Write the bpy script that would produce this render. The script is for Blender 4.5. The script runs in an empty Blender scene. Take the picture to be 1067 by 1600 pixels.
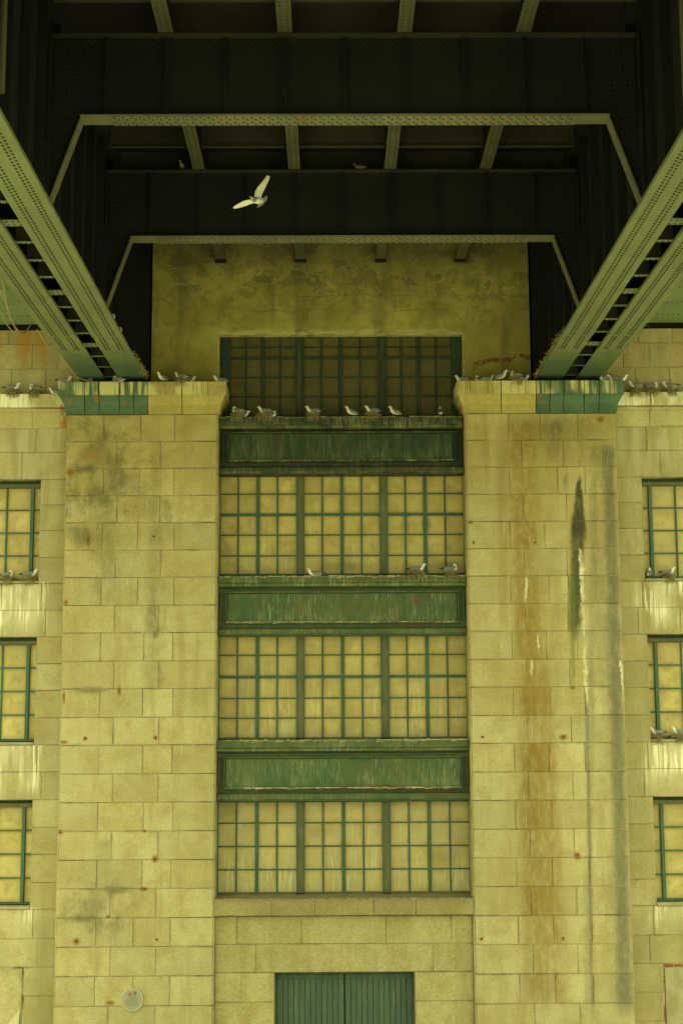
import bpy, bmesh, math, random
from mathutils import Matrix, Vector
random.seed(7)
R = math.radians
sc = bpy.context.scene
C = sc.collection

# ------------------------------------------------------------------ camera, light, exposure
CAM = Vector((-0.262, -34.5, 8.6))
F_PX, PITCH, ROLL, YAW = 2234.6, R(8.3768), R(-0.2769), R(0.4145)
fwd = Vector((math.sin(YAW)*math.cos(PITCH), math.cos(YAW)*math.cos(PITCH), math.sin(PITCH)))
r0 = Vector((math.cos(YAW), -math.sin(YAW), 0)); u0 = r0.cross(fwd)
rgt = r0*math.cos(ROLL) + u0*math.sin(ROLL)
upv = -r0*math.sin(ROLL) + u0*math.cos(ROLL)
cd = bpy.data.cameras.new('camera'); cam = bpy.data.objects.new('camera', cd); C.objects.link(cam)
cd.sensor_fit = 'HORIZONTAL'; cd.sensor_width = 36; cd.lens = F_PX/1067*36
cd.clip_end = 2000; cd.clip_start = .1
cam.matrix_world = Matrix(((rgt.x, upv.x, -fwd.x, CAM.x), (rgt.y, upv.y, -fwd.y, CAM.y), (rgt.z, upv.z, -fwd.z, CAM.z), (0, 0, 0, 1)))
sc.camera = cam

w = bpy.data.worlds.new('World'); sc.world = w; w.use_nodes = True
nt = w.node_tree; bg = nt.nodes['Background']
SUN_EL, SUN_AZ = R(62), R(182)
sky = nt.nodes.new('ShaderNodeTexSky'); sky.sky_type = 'NISHITA'; sky.sun_disc = False
sky.sun_elevation = SUN_EL; sky.sun_rotation = SUN_AZ; sky.air_density = 1.0; sky.dust_density = 6.0; sky.ozone_density = 1.0
# overcast: the blue of the clear sky is mostly lost in an even grey cloud
hsv = nt.nodes.new('ShaderNodeHueSaturation'); hsv.inputs['Saturation'].default_value = 0.12
nt.links.new(sky.outputs[0], hsv.inputs['Color']); nt.links.new(hsv.outputs[0], bg.inputs[0])
bg.inputs[1].default_value = 0.15
sd = bpy.data.lights.new('sun', 'SUN'); sd.energy = 1.4; sd.angle = R(25); sd.color = (1, .93, .78)
so = bpy.data.objects.new('sun', sd); C.objects.link(so)
sdir = Vector((math.sin(SUN_AZ)*math.cos(SUN_EL), math.cos(SUN_AZ)*math.cos(SUN_EL), math.sin(SUN_EL)))
so.rotation_euler = sdir.to_track_quat('Z', 'Y').to_euler(); so.location = (0, -30, 40)
vs = sc.view_settings
sc.display_settings.display_device = 'sRGB'
vs.view_transform = 'Standard'; vs.look = 'None'; vs.gamma = 1; vs.use_curve_mapping = False
vs.exposure = 1.56
vs.use_white_balance = True; vs.white_balance_temperature = 12500; vs.white_balance_tint = -27
sc.cycles.max_bounces = 8; sc.cycles.diffuse_bounces = 4

def P(px, py, Y=0.0):
    """surveyed point -> (X, Z) on the vertical plane at depth Y"""
    d = fwd*F_PX + rgt*(px-533.5) - upv*(py-800)
    t = (Y - CAM.y)/d.y
    return CAM.x + d.x*t, CAM.z + d.z*t
def PX(px, py, X):
    d = fwd*F_PX + rgt*(px-533.5) - upv*(py-800)
    t = (X - CAM.x)/d.x
    return CAM.y + d.y*t, CAM.z + d.z*t
def ZH(h): return CAM.z + h

# ------------------------------------------------------------------ material helpers
class N:
    def __init__(s, name, rough=.85, metal=0.0, spec=.3):
        s.m = bpy.data.materials.new(name); s.m.use_nodes = True
        s.t = s.m.node_tree; s.b = s.t.nodes['Principled BSDF']
        s.b.inputs['Roughness'].default_value = rough; s.b.inputs['Metallic'].default_value = metal
        s.b.inputs['Specular IOR Level'].default_value = spec
        g = s.t.nodes.new('ShaderNodeNewGeometry'); s.pos = g.outputs['Position']
        sp = s.t.nodes.new('ShaderNodeSeparateXYZ'); s.t.links.new(s.pos, sp.inputs[0])
        s.x, s.y, s.z = sp.outputs
    def put(s, sock, v):
        if isinstance(v, bpy.types.NodeSocket): s.t.links.new(v, sock)
        elif isinstance(v, tuple) and len(v) == 3 and sock.type == 'RGBA': sock.default_value = (*v, 1)
        else: sock.default_value = v
    def ma(s, op, a, b=0.0, c=0.0, clamp=False):
        n = s.t.nodes.new('ShaderNodeMath'); n.operation = op; n.use_clamp = clamp
        s.put(n.inputs[0], a); s.put(n.inputs[1], b); s.put(n.inputs[2], c); return n.outputs[0]
    def mul(s, *a):
        o = a[0]
        for b in a[1:]: o = s.ma('MULTIPLY', o, b)
        return o
    def mix(s, f, a, b, mode='MIX'):
        n = s.t.nodes.new('ShaderNodeMix'); n.data_type = 'RGBA'; n.blend_type = mode; n.clamp_factor = True
        s.put(n.inputs[0], f); s.put(n.inputs[6], a); s.put(n.inputs[7], b); return n.outputs[2]
    def ss(s, v, lo, hi, a=0.0, b=1.0):
        n = s.t.nodes.new('ShaderNodeMapRange'); n.interpolation_type = 'SMOOTHSTEP'
        s.put(n.inputs[0], v); s.put(n.inputs[1], lo); s.put(n.inputs[2], hi); s.put(n.inputs[3], a); s.put(n.inputs[4], b); return n.outputs[0]
    def vec(s, sx=1, sy=1, sz=1, off=(0, 0, 0)):
        n = s.t.nodes.new('ShaderNodeMapping'); n.inputs['Scale'].default_value = (sx, sy, sz); n.inputs['Location'].default_value = off
        s.t.links.new(s.pos, n.inputs[0]); return n.outputs[0]
    def noise(s, scale=1.0, detail=3.0, v=None, rough=.55, dist=0.0):
        n = s.t.nodes.new('ShaderNodeTexNoise'); s.t.links.new(v or s.pos, n.inputs['Vector'])
        n.inputs['Scale'].default_value = scale; n.inputs['Detail'].default_value = detail; n.inputs['Roughness'].default_value = rough
        n.inputs['Distortion'].default_value = dist; return n.outputs['Fac']
    def rnd(s):
        return s.t.nodes.new('ShaderNodeObjectInfo').outputs['Random']
    def bump(s, h, dist=.01, strength=.6):
        n = s.t.nodes.new('ShaderNodeBump'); n.inputs['Distance'].default_value = dist; n.inputs['Strength'].default_value = strength
        s.put(n.inputs['Height'], h); s.t.links.new(n.outputs[0], s.b.inputs['Normal'])
    def col(s, c): s.put(s.b.inputs['Base Color'], c); return s.m
    # --- stains with a shape of their own (metric x / z on the wall)
    def warp(s):
        if not hasattr(s, '_w'):
            a = s.ma('SUBTRACT', s.noise(1.0, 3, s.vec(1.6, 1, .55)), .5)
            b = s.ma('SUBTRACT', s.noise(9.0, 3), .5)
            c = s.ma('SUBTRACT', s.noise(3.2, 2), .5)
            s._w = s.ma('ADD', s.ma('ADD', s.ma('MULTIPLY', a, .5), s.ma('MULTIPLY', b, .22)), s.ma('MULTIPLY', c, .24))
            s._g = s.ss(s.noise(5.0, 5, s.vec(1.3, 1, .55), .7), .30, .62)
        return s._w
    def streak(s, x0, z0, x1, z1, w0, w1, soft=.6, wob=1.0, fade=(.3, .6), clump=.55, blockwise=True):
        """streak running down from (x0,z0) to (x1,z1), half widths w0 -> w1"""
        t = s.ma('DIVIDE', s.ma('SUBTRACT', z0, s.z), z0-z1)
        xc = s.ma('ADD', s.ma('MULTIPLY', t, x1-x0), x0)
        d = s.ma('ABSOLUTE', s.ma('ADD', s.ma('SUBTRACT', s.x, xc), s.ma('MULTIPLY', s.warp(), wob)))
        hw = s.ma('MAXIMUM', s.ma('ADD', s.ma('MULTIPLY', t, w1-w0), w0), .004)
        m = s.ss(s.ma('DIVIDE', d, hw), 1.0, 1.0-soft)
        m = s.mul(m, s.ss(s.z, z0+.02, z0-fade[0]), s.ss(s.z, z1, z1+fade[1]))
        if blockwise:
            if not hasattr(s, '_r'): s._r = s.ma('FRACT', s.ma('MULTIPLY', s.rnd(), 23.7))
            m = s.mul(m, s.ma('ADD', s.ma('MULTIPLY', s._r, .65), .45))
        if clump: m = s.mul(m, s.ma('ADD', s.ma('MULTIPLY', s._g, clump), 1-clump))
        return m
    def spot(s, x, z, rx, rz, soft=.8, wob=.35):
        dx = s.ma('DIVIDE', s.ma('ADD', s.ma('SUBTRACT', s.x, x), s.ma('MULTIPLY', s.warp(), wob)), rx)
        dz = s.ma('DIVIDE', s.ma('ADD', s.ma('SUBTRACT', s.z, z), s.ma('MULTIPLY', s.warp(), wob*.7)), rz)
        d = s.ma('SQRT', s.ma('ADD', s.mul(dx, dx), s.mul(dz, dz)))
        return s.ss(d, 1.0, 1.0-soft)
    def drips(s, fx=26.0, fz=.9, th=.6, wide=.08, off=0.0):
        a = s.noise(1.0, 2, s.vec(fx, 3, fz, (off, 0, off)), .6)
        b = s.noise(1.0, 2, s.vec(1.7, 2, 1.1, (off, 3, 0)), .5)
        return s.mul(s.ss(a, th, th+wide), s.ss(b, .42, .62))
    def band(s, lo, hi, soft=.1):
        return s.mul(s.ss(s.z, lo-.01, lo+soft), s.ss(s.z, hi+.01, hi-.02))

GUANO = (.66, .64, .50)
def stone_base(name, tone=(.425, .388, .226), dark=.0):
    n = N(name, .92, 0, .2)
    r = n.rnd()
    c = n.mix(r, tuple(v*.83 for v in tone), tuple(v*1.11 for v in tone))
    r2 = n.ma('FRACT', n.ma('MULTIPLY', r, 17.31))
    c = n.mix(n.ss(r2, .6, 1.0, 0, .4), c, (tone[0]*.86, tone[1]*.78, tone[2]*.58))
    off = n.ma('MULTIPLY', r, 40.0)      # each block has its own clouding
    ov = n.t.nodes.new('ShaderNodeVectorMath'); ov.operation = 'ADD'; cx_ = n.t.nodes.new('ShaderNodeCombineXYZ'); n.put(cx_.inputs[1], off); n.t.links.new(n.pos, ov.inputs[0]); n.t.links.new(cx_.outputs[0], ov.inputs[1])
    c = n.mix(n.ss(n.noise(1.7, 4, ov.outputs[0], .6), .45, .68, 0, .55), c, (tone[0]*.66, tone[1]*.60, tone[2]*.42))
    c = n.mix(n.ss(n.noise(2.6, 3, ov.outputs[0], .6), .56, .72, 0, .4), c, (tone[0]*1.15, tone[1]*1.15, tone[2]*1.2))
    # grime gathered at block edges
    tc = n.t.nodes.new('ShaderNodeTexCoord'); sg = n.t.nodes.new('ShaderNodeSeparateXYZ'); n.t.links.new(tc.outputs['Generated'], sg.inputs[0])
    ex = n.ma('SUBTRACT', .5, n.ma('ABSOLUTE', n.ma('SUBTRACT', sg.outputs[0], .5))); ez = n.ma('SUBTRACT', .5, n.ma('ABSOLUTE', n.ma('SUBTRACT', sg.outputs[2], .5)))
    ed = n.ma('MINIMUM', n.ma('MULTIPLY', ex, 1.6), ez)
    ed = n.ma('ADD', ed, n.ma('MULTIPLY', n.ma('SUBTRACT', n.noise(7, 3), .5), .12))
    c = n.mix(n.mul(n.ss(ed, .075, .0), n.ss(n.noise(1.3, 3), .46, .66), .6), c, (tone[0]*.45, tone[1]*.42, tone[2]*.36))
    c = n.mix(n.ss(n.noise(.55, 4), .38, .66, 0, .46), c, (tone[0]*.72, tone[1]*.66, tone[2]*.50))
    st = n.noise(1.0, 4, n.vec(3.2, 1, .35))
    c = n.mix(n.ss(st, .46, .70, 0, .56), c, (tone[0]*.66, tone[1]*.62, tone[2]*.5))
    c = n.mix(n.ss(n.noise(2.2, 4, None, .65), .52, .75, 0, .35), c, (tone[0]*.62, tone[1]*.62, tone[2]*.58))
    sp = n.noise(34, 3, None, .7)
    c = n.mix(n.ss(sp, .36, .52, .5, 0), c, (tone[0]*.52, tone[1]*.48, tone[2]*.42))
    c = n.mix(n.ss(sp, .54, .68, 0, .45), c, (tone[0]*1.28, tone[1]*1.28, tone[2]*1.3))
    n.bump(n.ma('ADD', n.noise(48, 3, None, .7), n.ma('MULTIPLY', n.noise(6, 2), 1.2)), .012, .55)
    return n, c

# ------------------------------------------------------------------ mesh helpers
def finish(me, mats, smooth=False):
    for m in (mats if isinstance(mats, (list, tuple)) else [mats]): me.materials.append(m)
    if smooth:
        for p in me.polygons: p.use_smooth = True
def link(name, me, loc=(0, 0, 0), parent=None):
    o = bpy.data.objects.new(name, me); C.objects.link(o)
    o.location = loc
    if parent is not None:
        o.parent = parent; o.location = Vector(loc) - wloc(parent)
    return o
def wloc(o):
    v = Vector(o.location)
    return v + wloc(o.parent) if o.parent else v
def thing(name, label, cat, loc, group=None):
    o = bpy.data.objects.new(name, None); C.objects.link(o); o.location = loc; o.empty_display_size = .3
    o['label'] = label; o['category'] = cat
    if group: o['group'] = group
    return o
class MB:
    """collects world-space geometry, origin put at its centre"""
    def __init__(s): s.v = []; s.f = []; s.mi = []
    def add(s, vs, fs, mi=0):
        k = len(s.v); s.v += [tuple(v) for v in vs]; s.f += [tuple(i+k for i in f) for f in fs]; s.mi += [mi]*len(fs); return s
    def box(s, x0, x1, y0, y1, z0, z1, mi=0):
        vs = [(x0,y0,z0),(x1,y0,z0),(x1,y1,z0),(x0,y1,z0),(x0,y0,z1),(x1,y0,z1),(x1,y1,z1),(x0,y1,z1)]
        return s.add(vs, [(0,3,2,1),(4,5,6,7),(0,1,5,4),(1,2,6,5),(2,3,7,6),(3,0,4,7)], mi)
    def bar(s, a, b, wx, wz, up=(0, 0, 1), mi=0):
        a, b = Vector(a), Vector(b); d = (b-a).normalized(); u = Vector(up); q = d.cross(u)
        if q.length < 1e-4: q = d.cross(Vector((1, 0, 0)))
        q.normalize(); u = q.cross(d)
        vs = [e + q*wx*.5*i + u*wz*.5*j for e in (a, b) for i, j in ((-1,-1),(1,-1),(1,1),(-1,1))]
        return s.add(vs, [(3,2,1,0),(4,5,6,7),(0,1,5,4),(1,2,6,5),(2,3,7,6),(3,0,4,7)], mi)
    def prism(s, poly, y0, y1, mi=0):
        """polygon in XZ extruded in Y"""
        n = len(poly); vs = [(x, y0, z) for x, z in poly] + [(x, y1, z) for x, z in poly]
        fs = [tuple(range(n)), tuple(range(2*n-1, n-1, -1))] + [(i, n+i, n+(i+1) % n, (i+1) % n) for i in range(n)]
        return s.add(vs, fs, mi)
    def build(s, name, mats, parent=None, smooth=False, kind=None, origin=None):
        c = Vector(origin) if origin is not None else sum((Vector(v) for v in s.v), Vector())/len(s.v)
        me = bpy.data.meshes.new(name); me.from_pydata([tuple(Vector(v)-c) for v in s.v], [], s.f)
        finish(me, mats, smooth)
        if any(s.mi): me.polygons.foreach_set('material_index', s.mi)
        bm = bmesh.new(); bm.from_mesh(me); bmesh.ops.recalc_face_normals(bm, faces=bm.faces); bm.to_mesh(me); bm.free()
        o = link(name, me, c, parent)
        if kind: o['kind'] = kind
        return o
def box(name, x0, x1, y0, y1, z0, z1, mat, parent, bevel=0.0):
    if x0 > x1: x0, x1 = x1, x0
    m = MB()
    if bevel <= 0: m.box(x0, x1, y0, y1, z0, z1)
    else:   # front (-Y) face chamfered
        b = bevel
        vs = [(x0,y1,z0),(x1,y1,z0),(x1,y1,z1),(x0,y1,z1),(x0,y0+b,z0),(x1,y0+b,z0),(x1,y0+b,z1),(x0,y0+b,z1),
              (x0+b,y0,z0+b),(x1-b,y0,z0+b),(x1-b,y0,z1-b),(x0+b,y0,z1-b)]
        fs = [(0,3,2,1),(8,9,10,11)] + [(i, (i+1) % 4, 4+(i+1) % 4, 4+i) for i in range(4)] + [(4+i, 4+(i+1) % 4, 8+(i+1) % 4, 8+i) for i in range(4)]
        m.add(vs, fs)
    return m.build(name, mat, parent)

def crust(x0, x1, y0, y1, z, mat, parent, amp=.03):
    m = MB(); x = x0
    while x < x1-.02:
        wv = random.uniform(.06, .22); xe = min(x+wv, x1); h = random.uniform(.25, 1)*amp; q = random.uniform(-.012, .006); d_ = random.uniform(.0, .05)
        m.add([(x,y0+q,z-d_),(xe,y0+q,z-d_*.6),(xe,y1,z-.004),(x,y1,z-.004),(x+.006,y0+.02,z+h),(xe-.006,y0+.02,z+h*.8),(xe,y1,z+h*.5),(x,y1,z+h*.5)], [(0,3,2,1),(4,5,6,7),(0,1,5,4),(1,2,6,5),(2,3,7,6),(3,0,4,7)]); x = xe+random.choice((.001, .001, .001, .02))
    return m.build('guano_crust', mat, parent, kind='stuff')

JG = .0055      # half a joint
def stone(parent, x0, x1, z0, z1, Y, depth, mat, chl=0.0, chr_=0.0, name='stone'):
    """dressed block: recessed joints, worn arrises, chl / chr_ = wide chamfer on an outer corner"""
    if x0 > x1: x0, x1, chl, chr_ = x1, x0, chr_, chl
    j = lambda a=.004: random.uniform(-a, a)
    x0 += JG if not chl else 0; x1 -= JG if not chr_ else 0; z0 += JG*.85; z1 -= JG*.85
    b = .009; bl = chl or b; br = chr_ or b
    y = Y + random.uniform(-.004, .004)
    vs = [(x0,Y+depth,z0),(x1,Y+depth,z0),(x1,Y+depth,z1),(x0,Y+depth,z1),
          (x0,y+bl,z0),(x1,y+br,z0),(x1,y+br,z1),(x0,y+bl,z1)]
    front = [(x0+bl+j(),y,z0+b+j()),((x0+x1)/2+j(.05),y+j(.002),z0+b+j()),(x1-br+j(),y,z0+b+j()),(x1-br+j(),y,z1-b+j()),((x0+x1)/2+j(.05),y+j(.002),z1-b+j()),(x0+bl+j(),y,z1-b+j())]
    m = MB(); m.add(vs+front, [(0,3,2,1),(0,1,5,4),(1,2,6,5),(2,3,7,6),(3,0,4,7),(8,9,12,13),(9,10,11,12),
          (4,5,10,9,8),(5,6,11,10),(6,7,13,12,11),(7,4,8,13)])
    return m.build(name, mat, parent)

# ------------------------------------------------------------------ survey of the masonry (photo readings turned into metres)
XO, XI = 6.747, 3.035
yl = [649, 690, 732.5, 775, 817, 860, 902, 946, 989, 1033, 1076, 1121, 1165, 1209, 1254, 1299, 1344, 1389, 1434, 1479.5, 1526, 1573]
yr = [644.5, 687, 728.5, 771, 814, 856.5, 900, 943, 986, 1030, 1074, 1118, 1161, 1207, 1251, 1296, 1341, 1386, 1432, 1477, 1523, 1569]
ZC = [(P(200, a)[1] + P(860, b)[1])/2 for a, b in zip(yl, yr)]
while ZC[-1] > .9: ZC.append(ZC[-1]-.668)
ZC[-1] = 0.0
LJ = [[162,220,273],[182,251],[162,218,272],[183,250],[160,215,272],[180,251],[158,215,272],[179,248],[157,225,270],[178,248],[156,223,270],[177,248],
      [154,223,269],[176,247],[152.5,224,270],[174,247],[151,222,267],[172,244],[150,208,266],[172,243],[148,207,265],[169,242]]
RJ = [[794,844,902],[815,880],[796,871,914],[818,885],[797,851,905],[819,886],[798,858,888],[821,888],[800,854,902],[823,890],[801.6,860,914],[824,892.5],
      [804,858,914],[826,895],[805.6,862,918],[828.5,897],[807,863,921],[830,901],[810,865,924],[833,903],[812,868,927],[835,905.6]]
CAPZ = (P(200, 597.5, -.2)[1] + P(860, 593, -.2)[1])/2
FASZ = (P(200, 618, -.2)[1] + P(860, 614, -.2)[1])/2

# ------------------------------------------------------------------ materials
def xz(px, py, Y=0): return P(px, py, Y)
def streakpx(n, a, b, w0, w1, **k):
    (x0, z0), (x1, z1) = P(*a), P(*b); return n.streak(x0, z0, x1, z1, w0/65, w1/65, **k)
def spotpx(n, x, y, rx, ry, **k):
    X, Z = P(x, y); return n.spot(X, Z, rx/65, ry/65, **k)
OCH = (.235, .158, .052); SOOT = (.10, .10, .07); RUST = (.20, .075, .018); LIME = (.62, .60, .46); MOSS = (.13, .15, .03)

n, c = stone_base('left_pier_stone')
for a, b, w0, w1, s in (((128,652),(138,694),30,26,.75),((148,692),(160,740),40,36,.7),((190,735),(200,775),44,40,.5),((128,818),(132,862),26,22,.7),((238,818),(240,860),24,20,.55),
                        ((240,930),(242,1005),10,22,.4),((195,740),(178,775),10,14,.5),((262,775),(270,860),10,8,.4),((240,1000),(225,1120),20,8,.28),((165,1310),(140,1460),30,26,.35),((130,1400),(150,1470),40,24,.35)):
    c = n.mix(n.ma('MULTIPLY', streakpx(n, a, b, w0, w1, soft=.9, fade=(.15, .3)), s), c, SOOT)
c = n.mix(n.ma('MULTIPLY', streakpx(n, (150,652), (170,960), 50, 36, soft=.95, clump=.8), .62), c, (.17,.15,.07))
c = n.mix(n.ma('MULTIPLY', streakpx(n, (245,700), (240,1100), 26, 18, soft=.95, clump=.9), .5), c, (.17,.155,.08))
rg = n.mul(spotpx(n, 150, 735, 120, 175, soft=.7), n.ss(n.noise(2.3, 5, n.vec(1, 1, .8, (4, 0, 2)), .65), .42, .62))
c = n.mix(n.ma('MULTIPLY', rg, .62), c, (.10, .095, .045))
c = n.mix(n.ma('MULTIPLY', n.mul(spotpx(n, 150, 1420, 110, 90, soft=.8), n.ss(n.noise(2.6, 5, n.vec(1, 1, .8, (1, 0, 7)), .65), .46, .64)), .5), c, (.12, .115, .07))
for x0_, x1_, yy_ in ((95, 160, 1437), (100, 180, 1079), (150, 220, 1391), (105, 162, 733), (235, 250, 992)):
    c = n.mix(n.ma('MULTIPLY', spotpx(n, (x0_+x1_)/2, yy_, (x1_-x0_)/2, 9, soft=.9, wob=.1), .6), c, (.09, .085, .05))
c = n.mix(n.ma('MULTIPLY', spotpx(n, 140, 712, 30, 18), .75), c, OCH)
for x, y, rx, ry in ((110,738,9,7),(138,845,4,12),(102,942,5,6),(100,1160,8,4),(133,1155,5,4),(243,1153,4,5),(94,1301,6,5),(226,1299,4,3),(242,1343,6,7),(224,1390,10,4),(169,1433,4,4),(119,1472,7,7),(172,1568,9,5),(245,1469,3,3),(186,1080,4,10),(100,1090,3,12)):
    c = n.mix(n.ma('MULTIPLY', spotpx(n, x, y, rx*1.2, ry*1.2, wob=.12), .85), c, RUST)
c = n.mix(n.mul(n.drips(44, .7, .66, .05), .6), c, GUANO)
c = n.mix(n.mul(n.ss(n.z, 12, 16.2), n.ss(n.noise(.9, 3), .25, .6, .5, 1), .5), c, (.78, .70, .42), 'MULTIPLY')  # yellow grime plus bounced yellow light near the top, put into the colour
M_LP = n.col(c)

def x_small(a, b): return a < 20 and b < 20
n, c = stone_base('right_pier_stone')
for a, b, w0, w1, s, cc, soft in (
    ((814,648),(828,1120),30,32,.95,OCH,.75), ((838,1030),(850,1590),34,44,.88,OCH,.6), ((826,650),(850,1590),62,60,.28,OCH,.9), ((835,648),(840,735),44,30,.45,(.12,.085,.03),.8), ((900,640),(905,738),70,60,.5,(.12,.105,.05),.8), ((785,655),(786,1000),16,10,.42,OCH,.8), ((760,660),(764,760),10,6,.3,OCH,.9),
    ((820,1080),(842,1580),30,22,.35,(.13,.08,.025),.8),
    ((850,1000),(858,1560),30,26,.35,OCH,.8),
    ((868,646),(866,735),26,16,.75,SOOT,.8), ((938,688),(940,738),30,26,.75,SOOT,.9), ((884,735),(882,775),9,4,.65,SOOT,.7),
    ((905,738),(904,860),3,19,.97,(.045,.047,.03),.5), ((904,800),(897,1010),16,13,.94,(.05,.055,.03),.7), ((902,850),(897,1000),13,7,.75,(.07,.075,.04),.7), ((893,870),(896,1090),9,5,.6,MOSS,.8),
    ((928,735),(918,1600),9,9,.30,SOOT,.8), ((950,690),(978,1600),15,19,.75,SOOT,.8), ((942,690),(972,1600),34,36,.32,SOOT,.9), ((916,1090),(926,1600),5,4,.55,SOOT,.8), ((935,860),(945,1050),18,10,.25,SOOT,.9)):
    c = n.mix(n.ma('MULTIPLY', streakpx(n, a, b, w0, w1, soft=soft, wob=.3 if x_small(w0, w1) else .62, clump=.3 if x_small(w0, w1) else .75, blockwise=not x_small(w0, w1)), s), c, cc)
for a, b, w0, w1 in (((905,855),(911,900),3,5),((908,880),(913,1000),3.5,3),((913,1000),(918,1060),3,5),((917,1055),(920,1105),4,2),((823,900),(821,945),3,2.5),((832,1030),(833,1060),4,2),((842,990),(842,1020),1.5,1),((781,1005),(785,1018),1.5,1),((970,1030),(975,1100),3,2)):
    c = n.mix(n.ma('MULTIPLY', streakpx(n, a, b, w0, w1, soft=.6, wob=.5, fade=(.1,.15), clump=1.0), .95), c, LIME)
for x, y, rx, ry in ((735,816,5,4),(740,848,3,4),(836,848,2,2),(880,1152,8,6),(754,1152,3,3),(902,1338,7,8),(880,1467,3,4),(752,1468,3,3),(938,655,8,6),(895,1075,5,3)):
    c = n.mix(n.ma('MULTIPLY', spotpx(n, x, y, rx*1.2, ry*1.2, wob=.12), .85), c, RUST)
c = n.mix(n.mul(n.drips(44, .7, .66, .05, 4), .6), c, GUANO)
c = n.mix(n.mul(n.ss(n.z, 12, 16.2), n.ss(n.noise(.9, 3), .25, .6, .5, 1), .5), c, (.78, .70, .42), 'MULTIPLY')  # same top tint: grime and bounced light together in the colour
M_RP = n.col(c)

def side_material(name, px, sgn):
    n, c = stone_base(name, (.34, .31, .18))
    sills = [P(px, y, .5)[1] for y in ((909, 1164, 1418) if sgn < 0 else (905, 1157, 1415))]
    for i, zs in enumerate(sills):
        side = n.ss(n.ma('MULTIPLY', n.x, sgn), 7.05 + .13*(0 if sgn < 0 else 0), 7.55)
        h = (1.35, 1.3, .75)[i]
        wash = n.mul(n.ss(n.noise(1.0, 3, n.vec(5, 1, .6)), .34, .62), n.band(zs-h, zs, .5), side, (.75, .6, .35)[i])
        c = n.mix(wash, c, (.46, .435, .30))
        c = n.mix(n.mul(n.drips(24, .7, .50, .08, i*3), n.band(zs-h, zs, .5), side, (.95, .85, .6)[i]), c, GUANO)
    zt = P(px, 668, .5)[1]
    c = n.mix(n.mul(n.ss(n.noise(1.0, 3, n.vec(3.5, 1, .4)), .42, .62), n.band(zt-1.4, zt, 1.0), .55), c, (.42, .40, .27))
    z3 = P(px, 1423, .5)[1]
    c = n.mix(n.mul(n.ss(n.z, z3, z3-.5), n.ss(n.noise(1.4, 3), .3, .6), .45), c, (.20, .18, .09))
    # rust run-off on the wall above the cornice
    zu = P(px, 515, .5)[1]
    a = n.ss(n.noise(1.0, 4, n.vec(2.6, 1, .35, (2.2*sgn, 0, 0))), .44, .64)
    c = n.mix(n.mul(a, n.band(P(px, 600, .5)[1], zu, .9), .95 if sgn < 0 else .25), c, (.33, .17, .04))
    return n.col(c)
M_LS = side_material('left_wall_stone', 40, -1)
M_RS = side_material('right_wall_stone', 1030, 1)
n, c = stone_base('base_wall_stone', (.40, .365, .20)); M_BASE = n.col(c)
n, c = stone_base('sill_stone', (.31, .275, .15))
zt = P(536, 1406, 0)[1]
c = n.mix(n.mul(n.ss(n.z, zt-.12, zt-.01), n.ss(n.noise(9, 4), .35, .6), .7), c, (.20, .18, .12)); M_SILL = n.col(c)

def cap_stone(name, painted):
    if painted:
        n = N(name, .6, 0, .35)
        c = n.mix(n.ss(n.noise(2.0, 4), .35, .7), (.035, .082, .05), (.06, .112, .064))
        c = n.mix(n.ss(n.noise(14, 3), .5, .75, 0, .5), c, (.04, .11, .07))
        c = n.mix(n.mul(n.ss(n.noise(5, 4, n.vec(1, 1, .5)), .58, .7), .8), c, RUST)
        n.bump(n.noise(20, 3), .006, .4)
    else:
        n, c = stone_base(name, (.40, .35, .16))
    c = n.mix(n.mul(n.drips(17, .35, .40, .1), n.ss(n.z, FASZ-.02, FASZ+.03), .85), c, (.50, .47, .24))
    c = n.mix(n.mul(n.drips(34, 1.2, .52, .08, 5), n.ss(n.z, FASZ-.02, FASZ+.03), .7), c, (.16, .13, .05))
    return n.col(c)
M_CAP = cap_stone('capital_stone', False); M_CAPG = cap_stone('painted_capital', True)
def cornice_mat():
    n, c = stone_base('cornice_stone', (.42, .385, .22))
    zf = P(50, 636, .2)[1]
    c = n.mix(n.mul(n.drips(18, .35, .36, .12), n.ss(n.z, zf-.02, zf+.02), .95), c, GUANO)
    c = n.mix(n.mul(n.drips(30, .8, .55, .06, 7), n.ss(n.z, zf-.02, zf+.02), .7), c, (.17, .14, .06))
    x0 = P(97, 660, .2)[0]
    c = n.mix(n.mul(n.ss(n.ma('ABSOLUTE', n.ma('SUBTRACT', n.x, x0)), .14, .03), n.ss(n.noise(6, 3), .35, .55), .8), c, (.26, .10, .02))
    return n.col(c)
M_COR = cornice_mat()
n = N('dark_mortar', .95); M_MORT = n.col(n.mix(n.ss(n.noise(1.6, 4), .36, .6), (.10, .085, .04), (.30, .265, .15)))

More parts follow.
